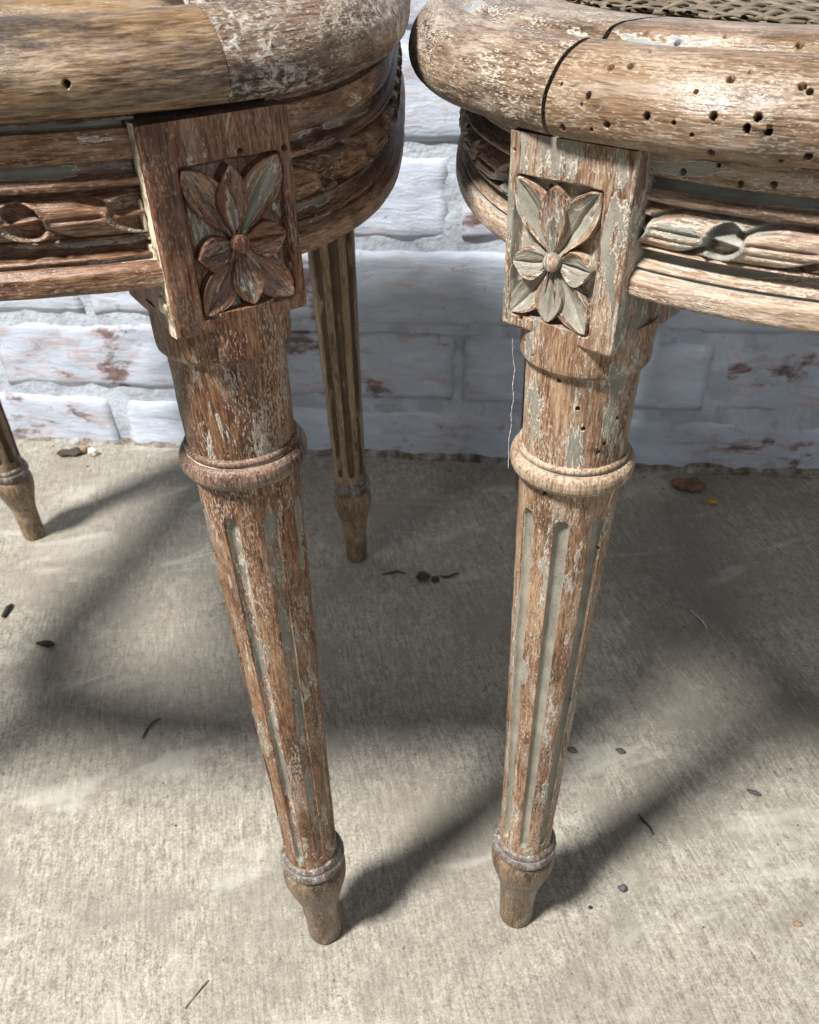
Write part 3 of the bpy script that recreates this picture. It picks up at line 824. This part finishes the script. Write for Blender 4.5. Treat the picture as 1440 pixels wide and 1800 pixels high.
def make_stool(P, label, mats):
    root = bpy.data.objects.new('stool', None)
    col.objects.link(root)
    root.location = (P['cx'], P['cy'], 0)
    root.rotation_euler = (0, 0, P['ph'])
    root.empty_display_size = 0.05
    tag(root, label, 'stool', 'carved cane-seated stools')
    inv = Matrix.Translation((P['cx'], P['cy'], 0)) @ Matrix.Rotation(P['ph'], 4, 'Z')
    inv = inv.inverted()
    a, b, n, zr, za, zb, hw, od = (P[k] for k in ('a', 'b', 'n', 'zr', 'za', 'zb', 'hw', 'od'))
    C, N, LEN = plan(a, b, n, 1500, P.get('wide', 0.0))
    cnt = len(C); S = np.arange(cnt) * LEN / cnt
    # corner blocks
    sgn = {'FR': (1, -1), 'FL': (-1, -1), 'BR': (1, 1), 'BL': (-1, 1)}
    base_ang = {'FR': -45, 'FL': -135, 'BR': 45, 'BL': 135}
    main = P['main']
    faces = {}
    for k, (sx, sy) in sgn.items():
        ang = math.radians(base_ang[k])
        if k[0] == 'F': ang += P['rot'] * (1 if k == main else -1)
        nr = np.array([math.cos(ang), math.sin(ang)])
        leg = np.array([sx * P['dx'] - (P.get('wide', 0.0) if k == 'FL' else 0), sy * P['dy']])
        faces[k] = (leg + nr * od, nr, np.array([-nr[1], nr[0]]))
    hb = zr - P['gap'] - zb
    pl, pr_ = P['panel']
    panel = (-hw + pl * 2 * hw, -hw + pr_ * 2 * hw, 0.078 * hb, 0.805 * hb)
    bmesh_ = block_mesh('corner_block', hw, hb, 0.043, panel, P['seed'])
    rec = 0.0034
    cx_ = (panel[0] + panel[1]) / 2 - 0.0004; cz_ = panel[2] + (panel[3] - panel[2]) * 0.455
    u0, u1, v0, v1 = panel
    e = 0.0008
    ctr = (cx_, cz_)
    sp = 0.0012
    pet = [  # tip, half width, bend, peak
        ((u0 + e, v1 - e), 0.0050, -0.16, 0.60), ((cx_ - 0.0005, v1 - 0.0012), 0.0044, 0.05, 0.58), ((u1 - e, v1 - e), 0.0055, 0.16, 0.60),
        ((u0 + 0.0012, cz_ - 0.0018), 0.0050, 0.15, 0.55), ((u1 - 0.0010, cz_ + 0.0004), 0.0050, -0.1, 0.55),
        ((u0 + e, v0 + e), 0.0049, 0.16, 0.60), ((cx_ + 0.0010, v0 + 0.0012), 0.0046, -0.05, 0.60), ((u1 - e, v0 + e), 0.0052, -0.16, 0.60)]
    pms = []
    for i, (tip, W, bend, peak) in enumerate(pet):
        d = np.array(tip) - np.array(ctr); d /= np.linalg.norm(d)
        start = np.array(ctr) + d * sp
        pms.append(petal_mesh('petal', start, tip, W, P['seed'] * 3 + i * 1.3, rec, side=bend, peak=peak, ht=(0.0041, 0.0047, 0.0039, 0.0046, 0.0042, 0.0038, 0.0047, 0.0041)[i], hb=0.0014 + 0.0004 * (i % 3), cup=(0.0023, 0.0017, 0.0026, 0.0016, 0.0020, 0.0023, 0.0019, 0.0022)[i]))
    bms = boss_mesh('boss', ctr, 0.0028, rec, P['seed'])
    fine_leg = leg_mesh('leg', P['zs'], P['phase'], P['seed'])
    back_leg = leg_mesh('leg', P['zs'], 0.2, P['seed'] + 5, fine=False, fdep=0.0030)
    foot_m = lathe('foot', scale_prof(FOOT, P['zs']), P['seed'] + 1, wob=0.0004)
    collar_m = lathe('collar', scale_prof(COLLAR, P['zs']), P['seed'] + 2, step=0.0003)
    ring_m = lathe('ring', scale_prof(RING, P['zs']), P['seed'] + 3, n=128, step=0.0003)
    backm = {k: m_.copy() for k, m_ in (('foot', foot_m), ('collar', collar_m), ('ring', ring_m))}
    blocks = {}
    for k, (F0, nr, tg) in faces.items():
        bl = obj('corner_block', bmesh_.copy() if k == main else bmesh_, mats['block'], root, (F0[0], F0[1], zb), math.atan2(tg[1], tg[0]))
        blocks[k] = bl
        for pm in pms: obj('petal', pm, mats['block'], bl)
        obj('boss', bms, mats['block'], bl)
        # leg under the block
        top = Vector((F0[0] - nr[0] * 0.0205, F0[1] - nr[1] * 0.0205, zb))
        if k in P['feet']:
            w = inv @ Vector((*P['feet'][k], 0)); ft = Vector((w.x, w.y, 0))
        else: ft = Vector((top.x, top.y, 0))
        back = k[0] == 'B'
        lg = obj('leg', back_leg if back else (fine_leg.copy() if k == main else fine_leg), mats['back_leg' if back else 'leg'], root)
        d = (top - ft)
        lg.location = ft
        lg.rotation_mode = 'QUATERNION'
        lg.rotation_quaternion = Vector((0, 0, 1)).rotation_difference(d)
        hl = zb / 0.384 / P['zs']
        lg.scale = (1, 1, d.length / (0.384 * P['zs']))
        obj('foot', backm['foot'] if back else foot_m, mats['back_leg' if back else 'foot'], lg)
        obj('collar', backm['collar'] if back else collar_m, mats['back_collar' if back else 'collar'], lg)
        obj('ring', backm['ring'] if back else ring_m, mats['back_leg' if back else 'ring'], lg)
    # rim, in four pieces jointed over the blocks
    rp = densify([(o, z * P['rh'] + zr) for o, z in RIM], 0.0011, 1)
    rc = curvature(rp)
    rc = np.where((rp[:, 0] > -0.0245) & (rp[:, 0] < -0.0172) & (rp[:, 1] > zr + 0.01), 0.42, rc)
    cuts = {}
    for k, (F0, nr, tg) in faces.items():
        tgt = F0 + tg * P['joint'].get(k, 0.0)
        cuts[k] = int(np.argmin(((C - tgt) ** 2).sum(1)))
    order = ['BR', 'BL', 'FL', 'FR']                  # counter-clockwise
    for i in range(4):
        s, e2 = cuts[order[i]], cuts[order[(i + 1) % 4]]
        if e2 <= s: e2 += cnt
        g = P['jgap']
        idx = np.arange(s, e2 + 1) % cnt
        visible = order[i] in ('FL', 'FR') or order[(i + 1) % 4] == main
        Cc, Nn, Ss = C[idx].copy(), N[idx], S[s] + np.arange(len(idx)) * LEN / cnt
        # open the joint a little
        t0 = Cc[1] - Cc[0]; t0 /= np.linalg.norm(t0); Cc[0] += t0 * g / 2
        t1 = Cc[-2] - Cc[-1]; t1 /= np.linalg.norm(t1); Cc[-1] += t1 * g / 2
        if not visible: Cc, Nn, Ss = Cc[::3], Nn[::3], Ss[::3]
        me = sweep('seat_rim', Cc, Nn, Ss, rp, rc, wob=0.00035, seed=P['seed'] + i)
        pc = {'FL': 'rim_front', 'FR': 'rim_right', 'BR': 'rim_back', 'BL': 'rim_left'}[order[i]]
        obj('seat_rim', me, mats[pc], root)
    # apron rails between the blocks
    T_ = zr - P['agap'] - za
    ap = densify(apron_profile(T_, P['agap']), 0.00055, 1)
    ac = curvature(ap, 3)
    ins = P['ins']
    Ca = C - N * ins
    Ca[:, 0] *= np.where(Ca[:, 0] < 0, 1 - P.get('slip', 0.0), 1)
    for i in range(4):
        k0, k1 = order[i], order[(i + 1) % 4]
        def edge(k, forward):
            F0, nr, tg = faces[k]
            i0 = int(np.argmin(((Ca - F0) ** 2).sum(1)))
            for st in range(0, 200):
                j = (i0 + (st if forward else -st)) % cnt
                if abs((Ca[j] - F0) @ tg) > hw - 0.0015: return j
            return i0
        s, e2 = edge(k0, True), edge(k1, False)
        if e2 <= s: e2 += cnt
        idx = np.arange(s, e2 + 1) % cnt
        front = k0 == 'FL'; side = main in (k0, k1) and not front
        stp = 1 if (front or side) else 4
        idx = idx[::stp]
        prof = ap + np.array([0, za])
        Ss = S[s] + np.arange(len(idx)) * stp * LEN / cnt
        rail = obj('apron_rail', sweep('apron_rail', Ca[idx], N[idx], Ss, prof, ac, wob=0.00025, seed=P['seed'] + 20 + i), mats['apron'], root)
        # finer sampling for the carving
        stp2 = 2 if (front or side) else 6
        f = np.linspace(0, len(idx) - 1, int(len(idx) * stp / stp2 * 2.8))
        Cr = np.stack([np.interp(f, np.arange(len(idx)), Ca[idx][:, q]) for q in range(2)], 1)
        Nr = np.stack([np.interp(f, np.arange(len(idx)), N[idx][:, q]) for q in range(2)], 1)
        Sr = np.interp(f, np.arange(len(idx)), Ss)
        obj('ribbon_carving', ribbon_band('ribbon_carving', Cr, Nr, Sr + P['rib0'], za + T_ * 0.4850, T_ * 0.137, P['mirror'], P['seed'] + i), mats['apron'], rail)
    cm = cane_mesh('cane_seat', a, b, n, 0.0520, zr + 0.0228 * P['rh'], 0.004)
    tag(obj('cane_seat', cm, M['cane'], root), kind='stuff')
    return root, blocks

LEFT = dict(cx=-.2102, cy=.4336, ph=-.0194, a=.2168, b=.2195, n=4.27, zr=.4574, dx=.1566, dy=.1806, hw=.0215, od=.0168, zb=.3967, za=.4129, ins=.0031, rot=-.1877,
            main='FR', panel=(.212, .908), seed=1.0, zs=1.03, phase=math.radians(-60), gap=0.0022, agap=0.0030, joint={'FR': 0.0035}, jgap=0.0002, mirror=True, rib0=0.004, rh=0.98, wide=0.07,
            feet={'FR': (-.0586, .2484), 'BR': (-.0510, .6000), 'BL': (-.3730, .6480)})
RIGHT = dict(cx=.2440, cy=.4118, ph=-.1527, a=.2315, b=.2427, n=2.94, zr=.4453, dx=.1576, dy=.1827, hw=.0209, od=.0190, zb=.3855, za=.4039, ins=.0044, rot=.1775,
             main='FL', panel=(.072, .785), seed=2.0, zs=1.0, phase=math.radians(-96), gap=0.0003, agap=0.0002, joint={'FL': -0.006}, jgap=0.0016, mirror=False, rib0=0.0, rh=1.03, slip=0.062,
             feet={'FL': (.0573, .2546), 'BL': (.1150, .6350)})
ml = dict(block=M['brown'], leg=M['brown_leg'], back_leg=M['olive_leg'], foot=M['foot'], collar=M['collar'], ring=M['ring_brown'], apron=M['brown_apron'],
          rim_front=M['golden_rim'], rim_right=M['crusty_rim'], rim_back=M['golden_rim'], rim_left=M['golden_rim'], back_collar=M['collar'])
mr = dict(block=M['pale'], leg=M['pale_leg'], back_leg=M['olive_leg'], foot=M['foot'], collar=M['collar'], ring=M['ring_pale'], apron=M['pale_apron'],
          rim_front=M['pale_rim'], rim_right=M['pale_rim_b'], rim_back=M['pale_rim_b'], rim_left=M['pale_rim_b'], back_collar=M['collar'])
stoolL, blocksL = make_stool(LEFT, 'dark brown carved stool, mostly stripped of paint, with cream glue beside its flower block', ml)
stoolR, blocksR = make_stool(RIGHT, 'paler carved stool with flaking grey paint, many worm holes and its cane seat in view', mr)

# ------------------------------------------------------------------ worm holes, drilled into the meshes
def drill(o, holes):
    """sink small round shafts into a mesh: refine round each point and push the surface in"""
    me = o.data
    bm = bmesh.new(); bm.from_mesh(me)
    for (x, y, z, r) in holes:
        p = Vector((x, y, z))
        near = [v for v in bm.verts if (v.co - p).length < 0.006]
        if not near: continue
        n = sum((v.normal for v in near if (v.co - p).length < 0.003), Vector()) or near[0].normal.copy()
        n.normalize()
        def lateral(c):
            d = c - p; return (d - n * d.dot(n)).length if abs(d.dot(n)) < 0.003 else 9.0
        for it in range(3):
            faces = {f for v in near for f in v.link_faces if len(f.verts) <= 4}
            faces = [f for f in faces if min([lateral(v.co) for v in f.verts] + [lateral(f.calc_center_median())]) < r * 1.3 + (0.0012 if it == 0 else 0)]
            es = {e for f in faces for e in f.edges}
            lmax = max((e.calc_length() for e in es), default=0)
            if it and lmax < r * 0.5: break
            keep = {v for f in faces for v in f.verts}
            res = bmesh.ops.subdivide_edges(bm, edges=list(es), cuts=3 if it == 0 else 1, use_grid_fill=True)
            for k in ('geom_inner', 'geom_split', 'geom'):
                for g in res[k]:
                    if isinstance(g, bmesh.types.BMVert): keep.add(g)
                    else: keep.update(g.verts)
            near = [v for v in keep if v.is_valid and (v.co - p).length < 0.005]
        for v in near:
            d = lateral(v.co)
            if d < r * 1.12: v.co -= n * 0.0075 * (1 - (d / r / 1.12) ** 5)
    bmesh.ops.triangulate(bm, faces=[f for f in bm.faces if 4 < len(f.verts) < 12])
    bm.normal_update()
    bm.to_mesh(me); bm.free()
# world position and radius of each hole
HOLES = [(0.0667, 0.2493, 0.4693, 0.0008),
         (0.0725, 0.2409, 0.4681, 0.0008),
         (0.0832, 0.2358, 0.4695, 0.0008),
         (0.0978, 0.2253, 0.4687, 0.0008),
         (0.0544, 0.2334, 0.4639, 0.0008),
         (0.0586, 0.2304, 0.4644, 0.0008),
         (0.0785, 0.2141, 0.4635, 0.0008),
         (0.0922, 0.206, 0.4631, 0.0008),
         (0.0935, 0.2045, 0.4622, 0.0008),
         (0.049, 0.2323, 0.4577, 0.0008),
         (0.0614, 0.22, 0.4549, 0.0008),
         (0.0747, 0.2107, 0.4564, 0.0008),
         (0.0834, 0.2058, 0.4569, 0.0008),
         (0.0815, 0.2064, 0.4547, 0.0008),
         (0.0858, 0.2039, 0.454, 0.0008),
         (0.0441, 0.2374, 0.4491, 0.0008),
         (0.0534, 0.227, 0.4516, 0.0008),
         (0.0759, 0.2113, 0.448, 0.0008),
         (0.0949, 0.2003, 0.4491, 0.0008),
         (0.0446, 0.2521, 0.4668, 0.0008),
         (0.0333, 0.2562, 0.4616, 0.0008),
         (0.0749, 0.2266, 0.4397, 0.0008),
         (0.0871, 0.2171, 0.4387, 0.0008),
         (0.0937, 0.2127, 0.4396, 0.0008),
         (0.0449, 0.25, 0.4306, 0.0008),
         (0.0377, 0.2506, 0.3898, 0.0008),
         (0.0827, 0.2139, 0.4651, 0.0005),
         (0.0714, 0.2161, 0.4608, 0.0005),
         (0.0433, 0.24, 0.4592, 0.0005),
         (0.0476, 0.2328, 0.4556, 0.0005),
         (0.0504, 0.2305, 0.4499, 0.0005),
         (0.0902, 0.2038, 0.4476, 0.0005),
         (0.0343, 0.2592, 0.4642, 0.0005),
         (0.0382, 0.2565, 0.4655, 0.0005),
         (0.0199, 0.2796, 0.4598, 0.0005),
         (0.067, 0.2156, 0.4541, 0.0005),
         (0.071, 0.2129, 0.4518, 0.0005),
         (0.0637, 0.233, 0.4671, 0.0005),
         (0.0819, 0.2207, 0.4427, 0.0005),
         (0.0338, 0.2547, 0.4399, 0.0005),
         (0.0491, 0.2387, 0.3715, 0.00072),
         (0.0566, 0.2374, 0.3626, 0.00072),
         (0.0592, 0.2371, 0.3549, 0.00072),
         (0.0675, 0.2381, 0.3483, 0.00072),
         (0.0655, 0.2376, 0.3451, 0.00072),
         (0.0709, 0.2394, 0.3574, 0.00072),
         (0.0491, 0.2412, 0.3259, 0.00072),
         (0.0718, 0.2425, 0.2985, 0.00072),
         (0.0718, 0.2404, 0.3452, 0.0005),
         (0.0405, 0.2515, 0.3809, 0.0005),
         (0.0424, 0.2463, 0.3781, 0.0005),
         (0.0763, 0.2408, 0.3813, 0.0005),
         (0.0695, 0.2436, 0.2101, 0.0005),
         (0.061, 0.2404, 0.1575, 0.0005),
         (-0.0781, 0.2182, 0.4662, 0.0008),
         (-0.0431, 0.2391, 0.4451, 0.0008),
         (-0.032, 0.2465, 0.4441, 0.0008),
         (-0.0854, 0.2259, 0.4239, 0.0005),
         (-0.0785, 0.2302, 0.4468, 0.0005)]
def drill_all():
    for root in (stoolL, stoolR):
        parts = [o for o in root.children if o.type == 'MESH' and o.data.users == 1 and o.name.split('.')[0] in ('seat_rim', 'apron_rail', 'corner_block', 'leg')]
        bpy.context.view_layer.update()
        trees = [(o, BVHTree.FromPolygons([v.co for v in o.data.vertices], [p.vertices for p in o.data.polygons])) for o in parts]
        todo = {}
        for (x, y, z, r) in HOLES:
            best = None
            for o, t in trees:
                q = o.matrix_world.inverted() @ Vector((x, y, z))
                hit = t.find_nearest(q, 0.003)
                if hit[0] is not None and (best is None or hit[3] < best[0]): best = (hit[3], o, hit[0])
            if best: todo.setdefault(best[1].name, (best[1], []))[1].append((*best[2], r))
        for o, hs in todo.values(): drill(o, hs)
drill_all()

# ------------------------------------------------------------------ glue on the dark stool's block
def left_glue():
    bl = blocksL['FR']
    hw = LEFT['hw']
    # ragged white gesso strip on the block's side, just behind its front arris
    nu, nv = 60, 9
    V = []
    for i in range(nu):
        z = 0.0005 + 0.0585 * i / (nu - 1)
        w = 0.0046 + 0.0016 * mnoise.noise(Vector((z * 160, 2, 0))) + 0.0012 * mnoise.noise(Vector((z * 500, 5, 0)))
        if i < 14: w += 0.002
        for j in range(nv):
            q = j / (nv - 1)
            th = 0.0005 * math.sin(pi * min(0.98, max(0.02, q))) ** 0.5 + 0.00012 * mnoise.noise(Vector((z * 700, q * 6, 1)))
            V.append((-hw - th, 0.0012 + w * q, z))
    F = grid_faces(nu, nv)
    obj('gesso_strip', mk('gesso_strip', V, F), M['gesso'], bl)
    rs = random.Random(5)
    for z0, z1, r, y in ((0.0395, 0.0290, 0.0016, 0.0068), (0.0275, 0.0205, 0.0024, 0.0064), (0.0120, 0.0072, 0.0024, 0.0062)):
        n = 7; pts = []; rad = []
        for i in range(n):
            t = i / (n - 1)
            pts.append((-hw - 0.0006, y + 0.0008 * rs.uniform(-1, 1), z0 + (z1 - z0) * t))
            rad.append(r * (0.35 + 0.75 * math.sin(pi * (0.12 + 0.76 * t)) + 0.25 * t))
        obj('glue_drip', glue_blob('glue_drip', pts, rad, z0 * 100, 0.35), M['glue'], bl)
left_glue()

# ------------------------------------------------------------------ litter on the floor and cobweb
def tube(name, pts, r, n=5, taper=True):
    V = []; m = len(pts)
    for i, p in enumerate(pts):
        p = Vector(p)
        d = (Vector(pts[min(i + 1, m - 1)]) - Vector(pts[max(i - 1, 0)])).normalized()
        a = d.cross(Vector((0, 0, 1)));
        if a.length < 0.1: a = d.cross(Vector((0, 1, 0)))
        a.normalize(); b = d.cross(a)
        rr = r * (1 if not taper else (0.35 + 0.65 * math.sin(pi * (0.08 + 0.84 * i / (m - 1)))))
        for j in range(n):
            t = 2 * pi * j / n
            V.append(p + a * rr * math.cos(t) + b * rr * math.sin(t))
    F = grid_faces(m, n, False, True)
    F.append(tuple(range(n))); F.append(tuple((m - 1) * n + j for j in reversed(range(n))))
    me = mk(name, [tuple(v) for v in V], F)
    bm = bmesh.new(); bm.from_mesh(me); bmesh.ops.recalc_face_normals(bm, faces=bm.faces); bm.to_mesh(me); bm.free()
    return me

def sliver(name, xy, L, w, ang, mat, label, cat, group=None, bend=0.1, h=None):
    pts = []
    h = h or w
    for i in range(9):
        t = i / 8 - 0.5
        x = L * t; y = bend * L * (0.25 - t * t) * 2
        pts.append((x * math.cos(ang) - y * math.sin(ang), x * math.sin(ang) + y * math.cos(ang), h * 0.8 + 0.0006 * math.sin(9 * t)))
    o = obj(name, tube(name, pts, w), mat)
    o.location = (*xy, 0)
    return tag(o, label, cat, group)

def chip(name, xy, size, mat, label, cat, group=None, seed=0.0, rot=0.0):
    bm = bmesh.new()
    bmesh.ops.create_icosphere(bm, subdivisions=3, radius=1.0)
    for v in bm.verts:
        k = 1 + 0.38 * mnoise.noise(v.co * 1.3 + Vector((seed * 3, seed, 1))) + 0.15 * mnoise.noise(v.co * 4 + Vector((seed, 2, 2)))
        v.co = v.co * k
    lo = min(v.co.z for v in bm.verts)
    for v in bm.verts: v.co = Vector((v.co.x * size[0], v.co.y * size[1], (v.co.z - lo) * size[2] - 0.0004))
    me = bpy.data.meshes.new(name); bm.to_mesh(me); bm.free()
    me.polygons.foreach_set('use_smooth', [True] * len(me.polygons))
    o = obj(name, me, mat)
    o.location = (*xy, 0); o.rotation_euler = (0, 0, rot)
    return tag(o, label, cat, group)

def leaf(name, xy, L, W, rot, mat, label, curl=0.008):
    nu, nv = 22, 13
    bm = bmesh.new()
    G = []
    for top in (0, 1):
        for i in range(nu):
            p = i / (nu - 1)
            w = W * math.sin(pi * (0.04 + 0.92 * p)) ** 0.8 * (1 + 0.12 * math.sin(11 * p))
            for j in range(nv):
                q = j / (nv - 1) * 2 - 1
                z = 0.0010 + curl * (1 - abs(q)) ** 0.8 * math.sin(pi * p) ** 0.6 * 1.1 + 0.0022 * math.sin(7 * p + q) ** 2 + 0.0015 * mnoise.noise(Vector((p * 5, q * 2, 3))) + curl * 0.35 * (p - 0.4) ** 2 * 3
                G.append((L * (p - 0.5), w * q * 0.8, max(0.0003, z) + (0.0005 if top else 0)))
    n1 = nu * nv
    F = [tuple(reversed(f)) for f in grid_faces(nu, nv)] + grid_faces(nu, nv, off=n1)
    ring = [i * nv for i in range(nu)] + [(nu - 1) * nv + j for j in range(1, nv)] + [i * nv + nv - 1 for i in range(nu - 2, -1, -1)] + [j for j in range(nv - 2, 0, -1)]
    m = len(ring)
    for k in range(m): F.append((ring[k], ring[(k + 1) % m], n1 + ring[(k + 1) % m], n1 + ring[k]))
    bm.free()
    me = mk(name, G, F)
    b2 = bmesh.new(); b2.from_mesh(me); bmesh.ops.recalc_face_normals(b2, faces=b2.faces); b2.to_mesh(me); b2.free()
    o = obj(name, me, mat); o.location = (*xy, 0); o.rotation_euler = (0, 0, rot)
    return tag(o, label, 'leaf')

BLACK = plain('charred_black', (0.022, 0.021, 0.022), 0.6)
DARK = plain('dark_bark', (0.05, 0.038, 0.03), 0.75)
LEAF = plain('dry_leaf_brown', (0.17, 0.085, 0.042), 0.6, 0.4, 120)
YELLOW = plain('yellow_petal', (0.55, 0.36, 0.03), 0.6, 0.2)
WHITE = plain('white_crumb', (0.72, 0.71, 0.69), 0.7, 0.15)
STRAW = plain('dry_straw', (0.26, 0.21, 0.15), 0.7)
TAN = plain('tan_crumb', (0.33, 0.21, 0.12), 0.75)
GREYST = plain('grey_stone', (0.075, 0.078, 0.082), 0.6)

leaf('dry_leaf', (0.2905, 0.6960), 0.036, 0.013, -0.25, LEAF, 'curled dry brown leaf lying under the pale stool near the wall')
chip('yellow_petal', (0.3063, 0.6668), (0.0042, 0.003, 0.002), YELLOW, 'tiny yellow petal beside the curled brown leaf', 'petal', seed=3)
leaf('leaf_scrap', (-0.3810, 0.7960), 0.034, 0.0085, 0.1, DARK, 'crumpled dark brown leaf scrap at the foot of the wall on the left', 0.005)
chip('leaf_crumb', (-0.3700, 0.7990), (0.006, 0.004, 0.004), TAN, 'reddish brown crumb on top of the leaf scrap by the wall', 'crumb', seed=5)
chip('plaster_crumb', (-0.3568, 0.7925), (0.0055, 0.0042, 0.005), WHITE, 'small white plaster crumb beside the leaf scrap by the wall', 'crumb', seed=8)
sliver('twig', (-0.0160, 0.5715), 0.021, 0.0011, 0.1, DARK, 'leftmost dark twig of the litter behind and between the two front legs', 'twig', bend=0.3)
chip('bark_chip', (0.0105, 0.5650), (0.0065, 0.0042, 0.0035), DARK, 'dark lumpy bark chip in the middle of the litter between the legs', 'chip', seed=2)
chip('bark_flake', (0.0215, 0.5625), (0.0035, 0.003, 0.002), BLACK, 'tiny black flake just right of the dark bark chip', 'chip', seed=12)
sliver('twig', (0.0345, 0.5690), 0.019, 0.0012, 0.25, DARK, 'rightmost dark twig of the litter between the two front legs', 'twig', bend=-0.25)
sliver('black_sliver', (-0.3586, 0.5375), 0.017, 0.0024, 1.45, BLACK, 'thick black sliver at the left edge of the picture', 'sliver', bend=0.05)
chip('bark_chip', (-0.3105, 0.4945), (0.0085, 0.0026, 0.0026), BLACK, 'flat dark chip on the shaded floor at the left', 'chip', seed=6, rot=-0.2)
sliver('twig', (-0.1999, 0.4036), 0.021, 0.0009, 1.15, DARK, 'thin curved brown twig left of the dark stool leg at the shadow edge', 'twig', bend=0.25)
sliver('straw', (-0.1300, 0.2134), 0.019, 0.0006, 0.95, STRAW, 'short dry straw on the bright floor at the lower left', 'straw', bend=0.05)
chip('pebble', (0.1255, 0.2675), (0.0026, 0.0022, 0.0022), GREYST, 'dark round pebble right of the pale stool foot', 'pebble', seed=4)
sliver('black_sliver', (0.1511, 0.3115), 0.0165, 0.0009, -1.15, BLACK, 'thin black sliver lying right of the pale stool leg shadow', 'sliver', bend=0.08)
sliver('pale_sliver', (0.2434, 0.5015), 0.026, 0.0007, -1.25, WHITE, 'pale thin splinter on the dark floor under the pale stool', 'sliver', bend=0.1)
chip('stone_chip', (0.1121, 0.3729), (0.0045, 0.0022, 0.0015), GREYST, 'grey stone chip close beside the pale stool leg, at mid height', 'chip', seed=9, rot=-0.5)
chip('stone_chip', (0.1476, 0.3703), (0.0036, 0.0022, 0.0014), GREYST, 'grey stone chip on the lit patch behind the leg shadow', 'chip', seed=10, rot=-0.4)
chip('stone_chip', (0.2306, 0.3331), (0.0046, 0.0014, 0.0012), GREYST, 'flat grey stone chip on the floor near the right edge', 'chip', seed=11, rot=-0.5)
chip('grit', (0.1034, 0.2567), (0.0013, 0.0011, 0.001), BLACK, 'speck of black grit between the pale stool foot and the pebble', 'grit', seed=13)
chip('tan_crumb', (0.2251, 0.2430), (0.0026, 0.0018, 0.001), TAN, 'tan crumb on the bright floor at the lower right', 'crumb', seed=14)
sliver('straw', (-0.1530, 0.5418), 0.040, 0.0005, 0.2, STRAW, 'long pale straw in the shadow behind the dark stool leg', 'straw', bend=0.15)

def grit():
    rs = random.Random(11)
    V = []; F = []
    for k in range(170):
        x = rs.uniform(-0.45, 0.5)
        y = rs.uniform(0.12, 0.72)
        if k % 3 == 0: y = 0.775 - 0.14 * x - abs(rs.gauss(0, 0.025)) - 0.012
        r = rs.uniform(0.0003, 0.0009)
        if k % 3 == 0: r *= 1.6
        b = len(V)
        for dx, dy, dz in ((1, 0, 0.3), (-0.5, 0.87, 0.3), (-0.5, -0.87, 0.3), (0.1, 0.1, 1.1), (0, 0, -0.4)):
            V.append((x + r * dx * rs.uniform(0.6, 1.4), y + r * dy * rs.uniform(0.6, 1.4), r * dz + 0.0002))
        F += [(b, b + 1, b + 3), (b + 1, b + 2, b + 3), (b + 2, b, b + 3), (b + 1, b, b + 4), (b + 2, b + 1, b + 4), (b, b + 2, b + 4)]
    tag(obj('floor_grit', mk('floor_grit', V, F, smooth=False), DARK), 'scattered specks of dark grit on the concrete floor', 'grit', kind='stuff')
grit()

WEB = plain('cobweb', (0.75, 0.75, 0.74), 0.5, 0.1)
def cobweb():
    key = [(0.0346, 0.2435, 0.3860), (0.0350, 0.2435, 0.3798), (0.0359, 0.2435, 0.3747), (0.0355, 0.2435, 0.3684), (0.0361, 0.2435, 0.3642),
           (0.0355, 0.2435, 0.3577), (0.0359, 0.2435, 0.3527), (0.0352, 0.2435, 0.3475), (0.0358, 0.2440, 0.3335)]
    pts = []
    for a, b in zip(key[:-1], key[1:]):
        for i in range(8):
            t = i / 8; p = Vector(a).lerp(Vector(b), t)
            p.x += 0.00035 * mnoise.noise(Vector((p.z * 900, 0, 0))); p.y += 0.0004 * mnoise.noise(Vector((p.z * 700, 3, 0)))
            pts.append(p)
    V = []
    m = len(pts)
    for i, p in enumerate(pts):
        r = 0.00005 + 0.00011 * max(0, mnoise.noise(Vector((p.z * 800, 7, 0))) + 0.35) * (1 if i > 12 else 0.3)
        for j in range(5):
            t = 2 * pi * j / 5
            V.append((p.x + r * math.cos(t), p.y + r * math.sin(t), p.z))
    tag(obj('cobweb_thread', mk('cobweb_thread', V, grid_faces(m, 5, False, True)), WEB),
        'wispy white cobweb thread hanging from the pale block to the leg ring', 'cobweb')
cobweb()
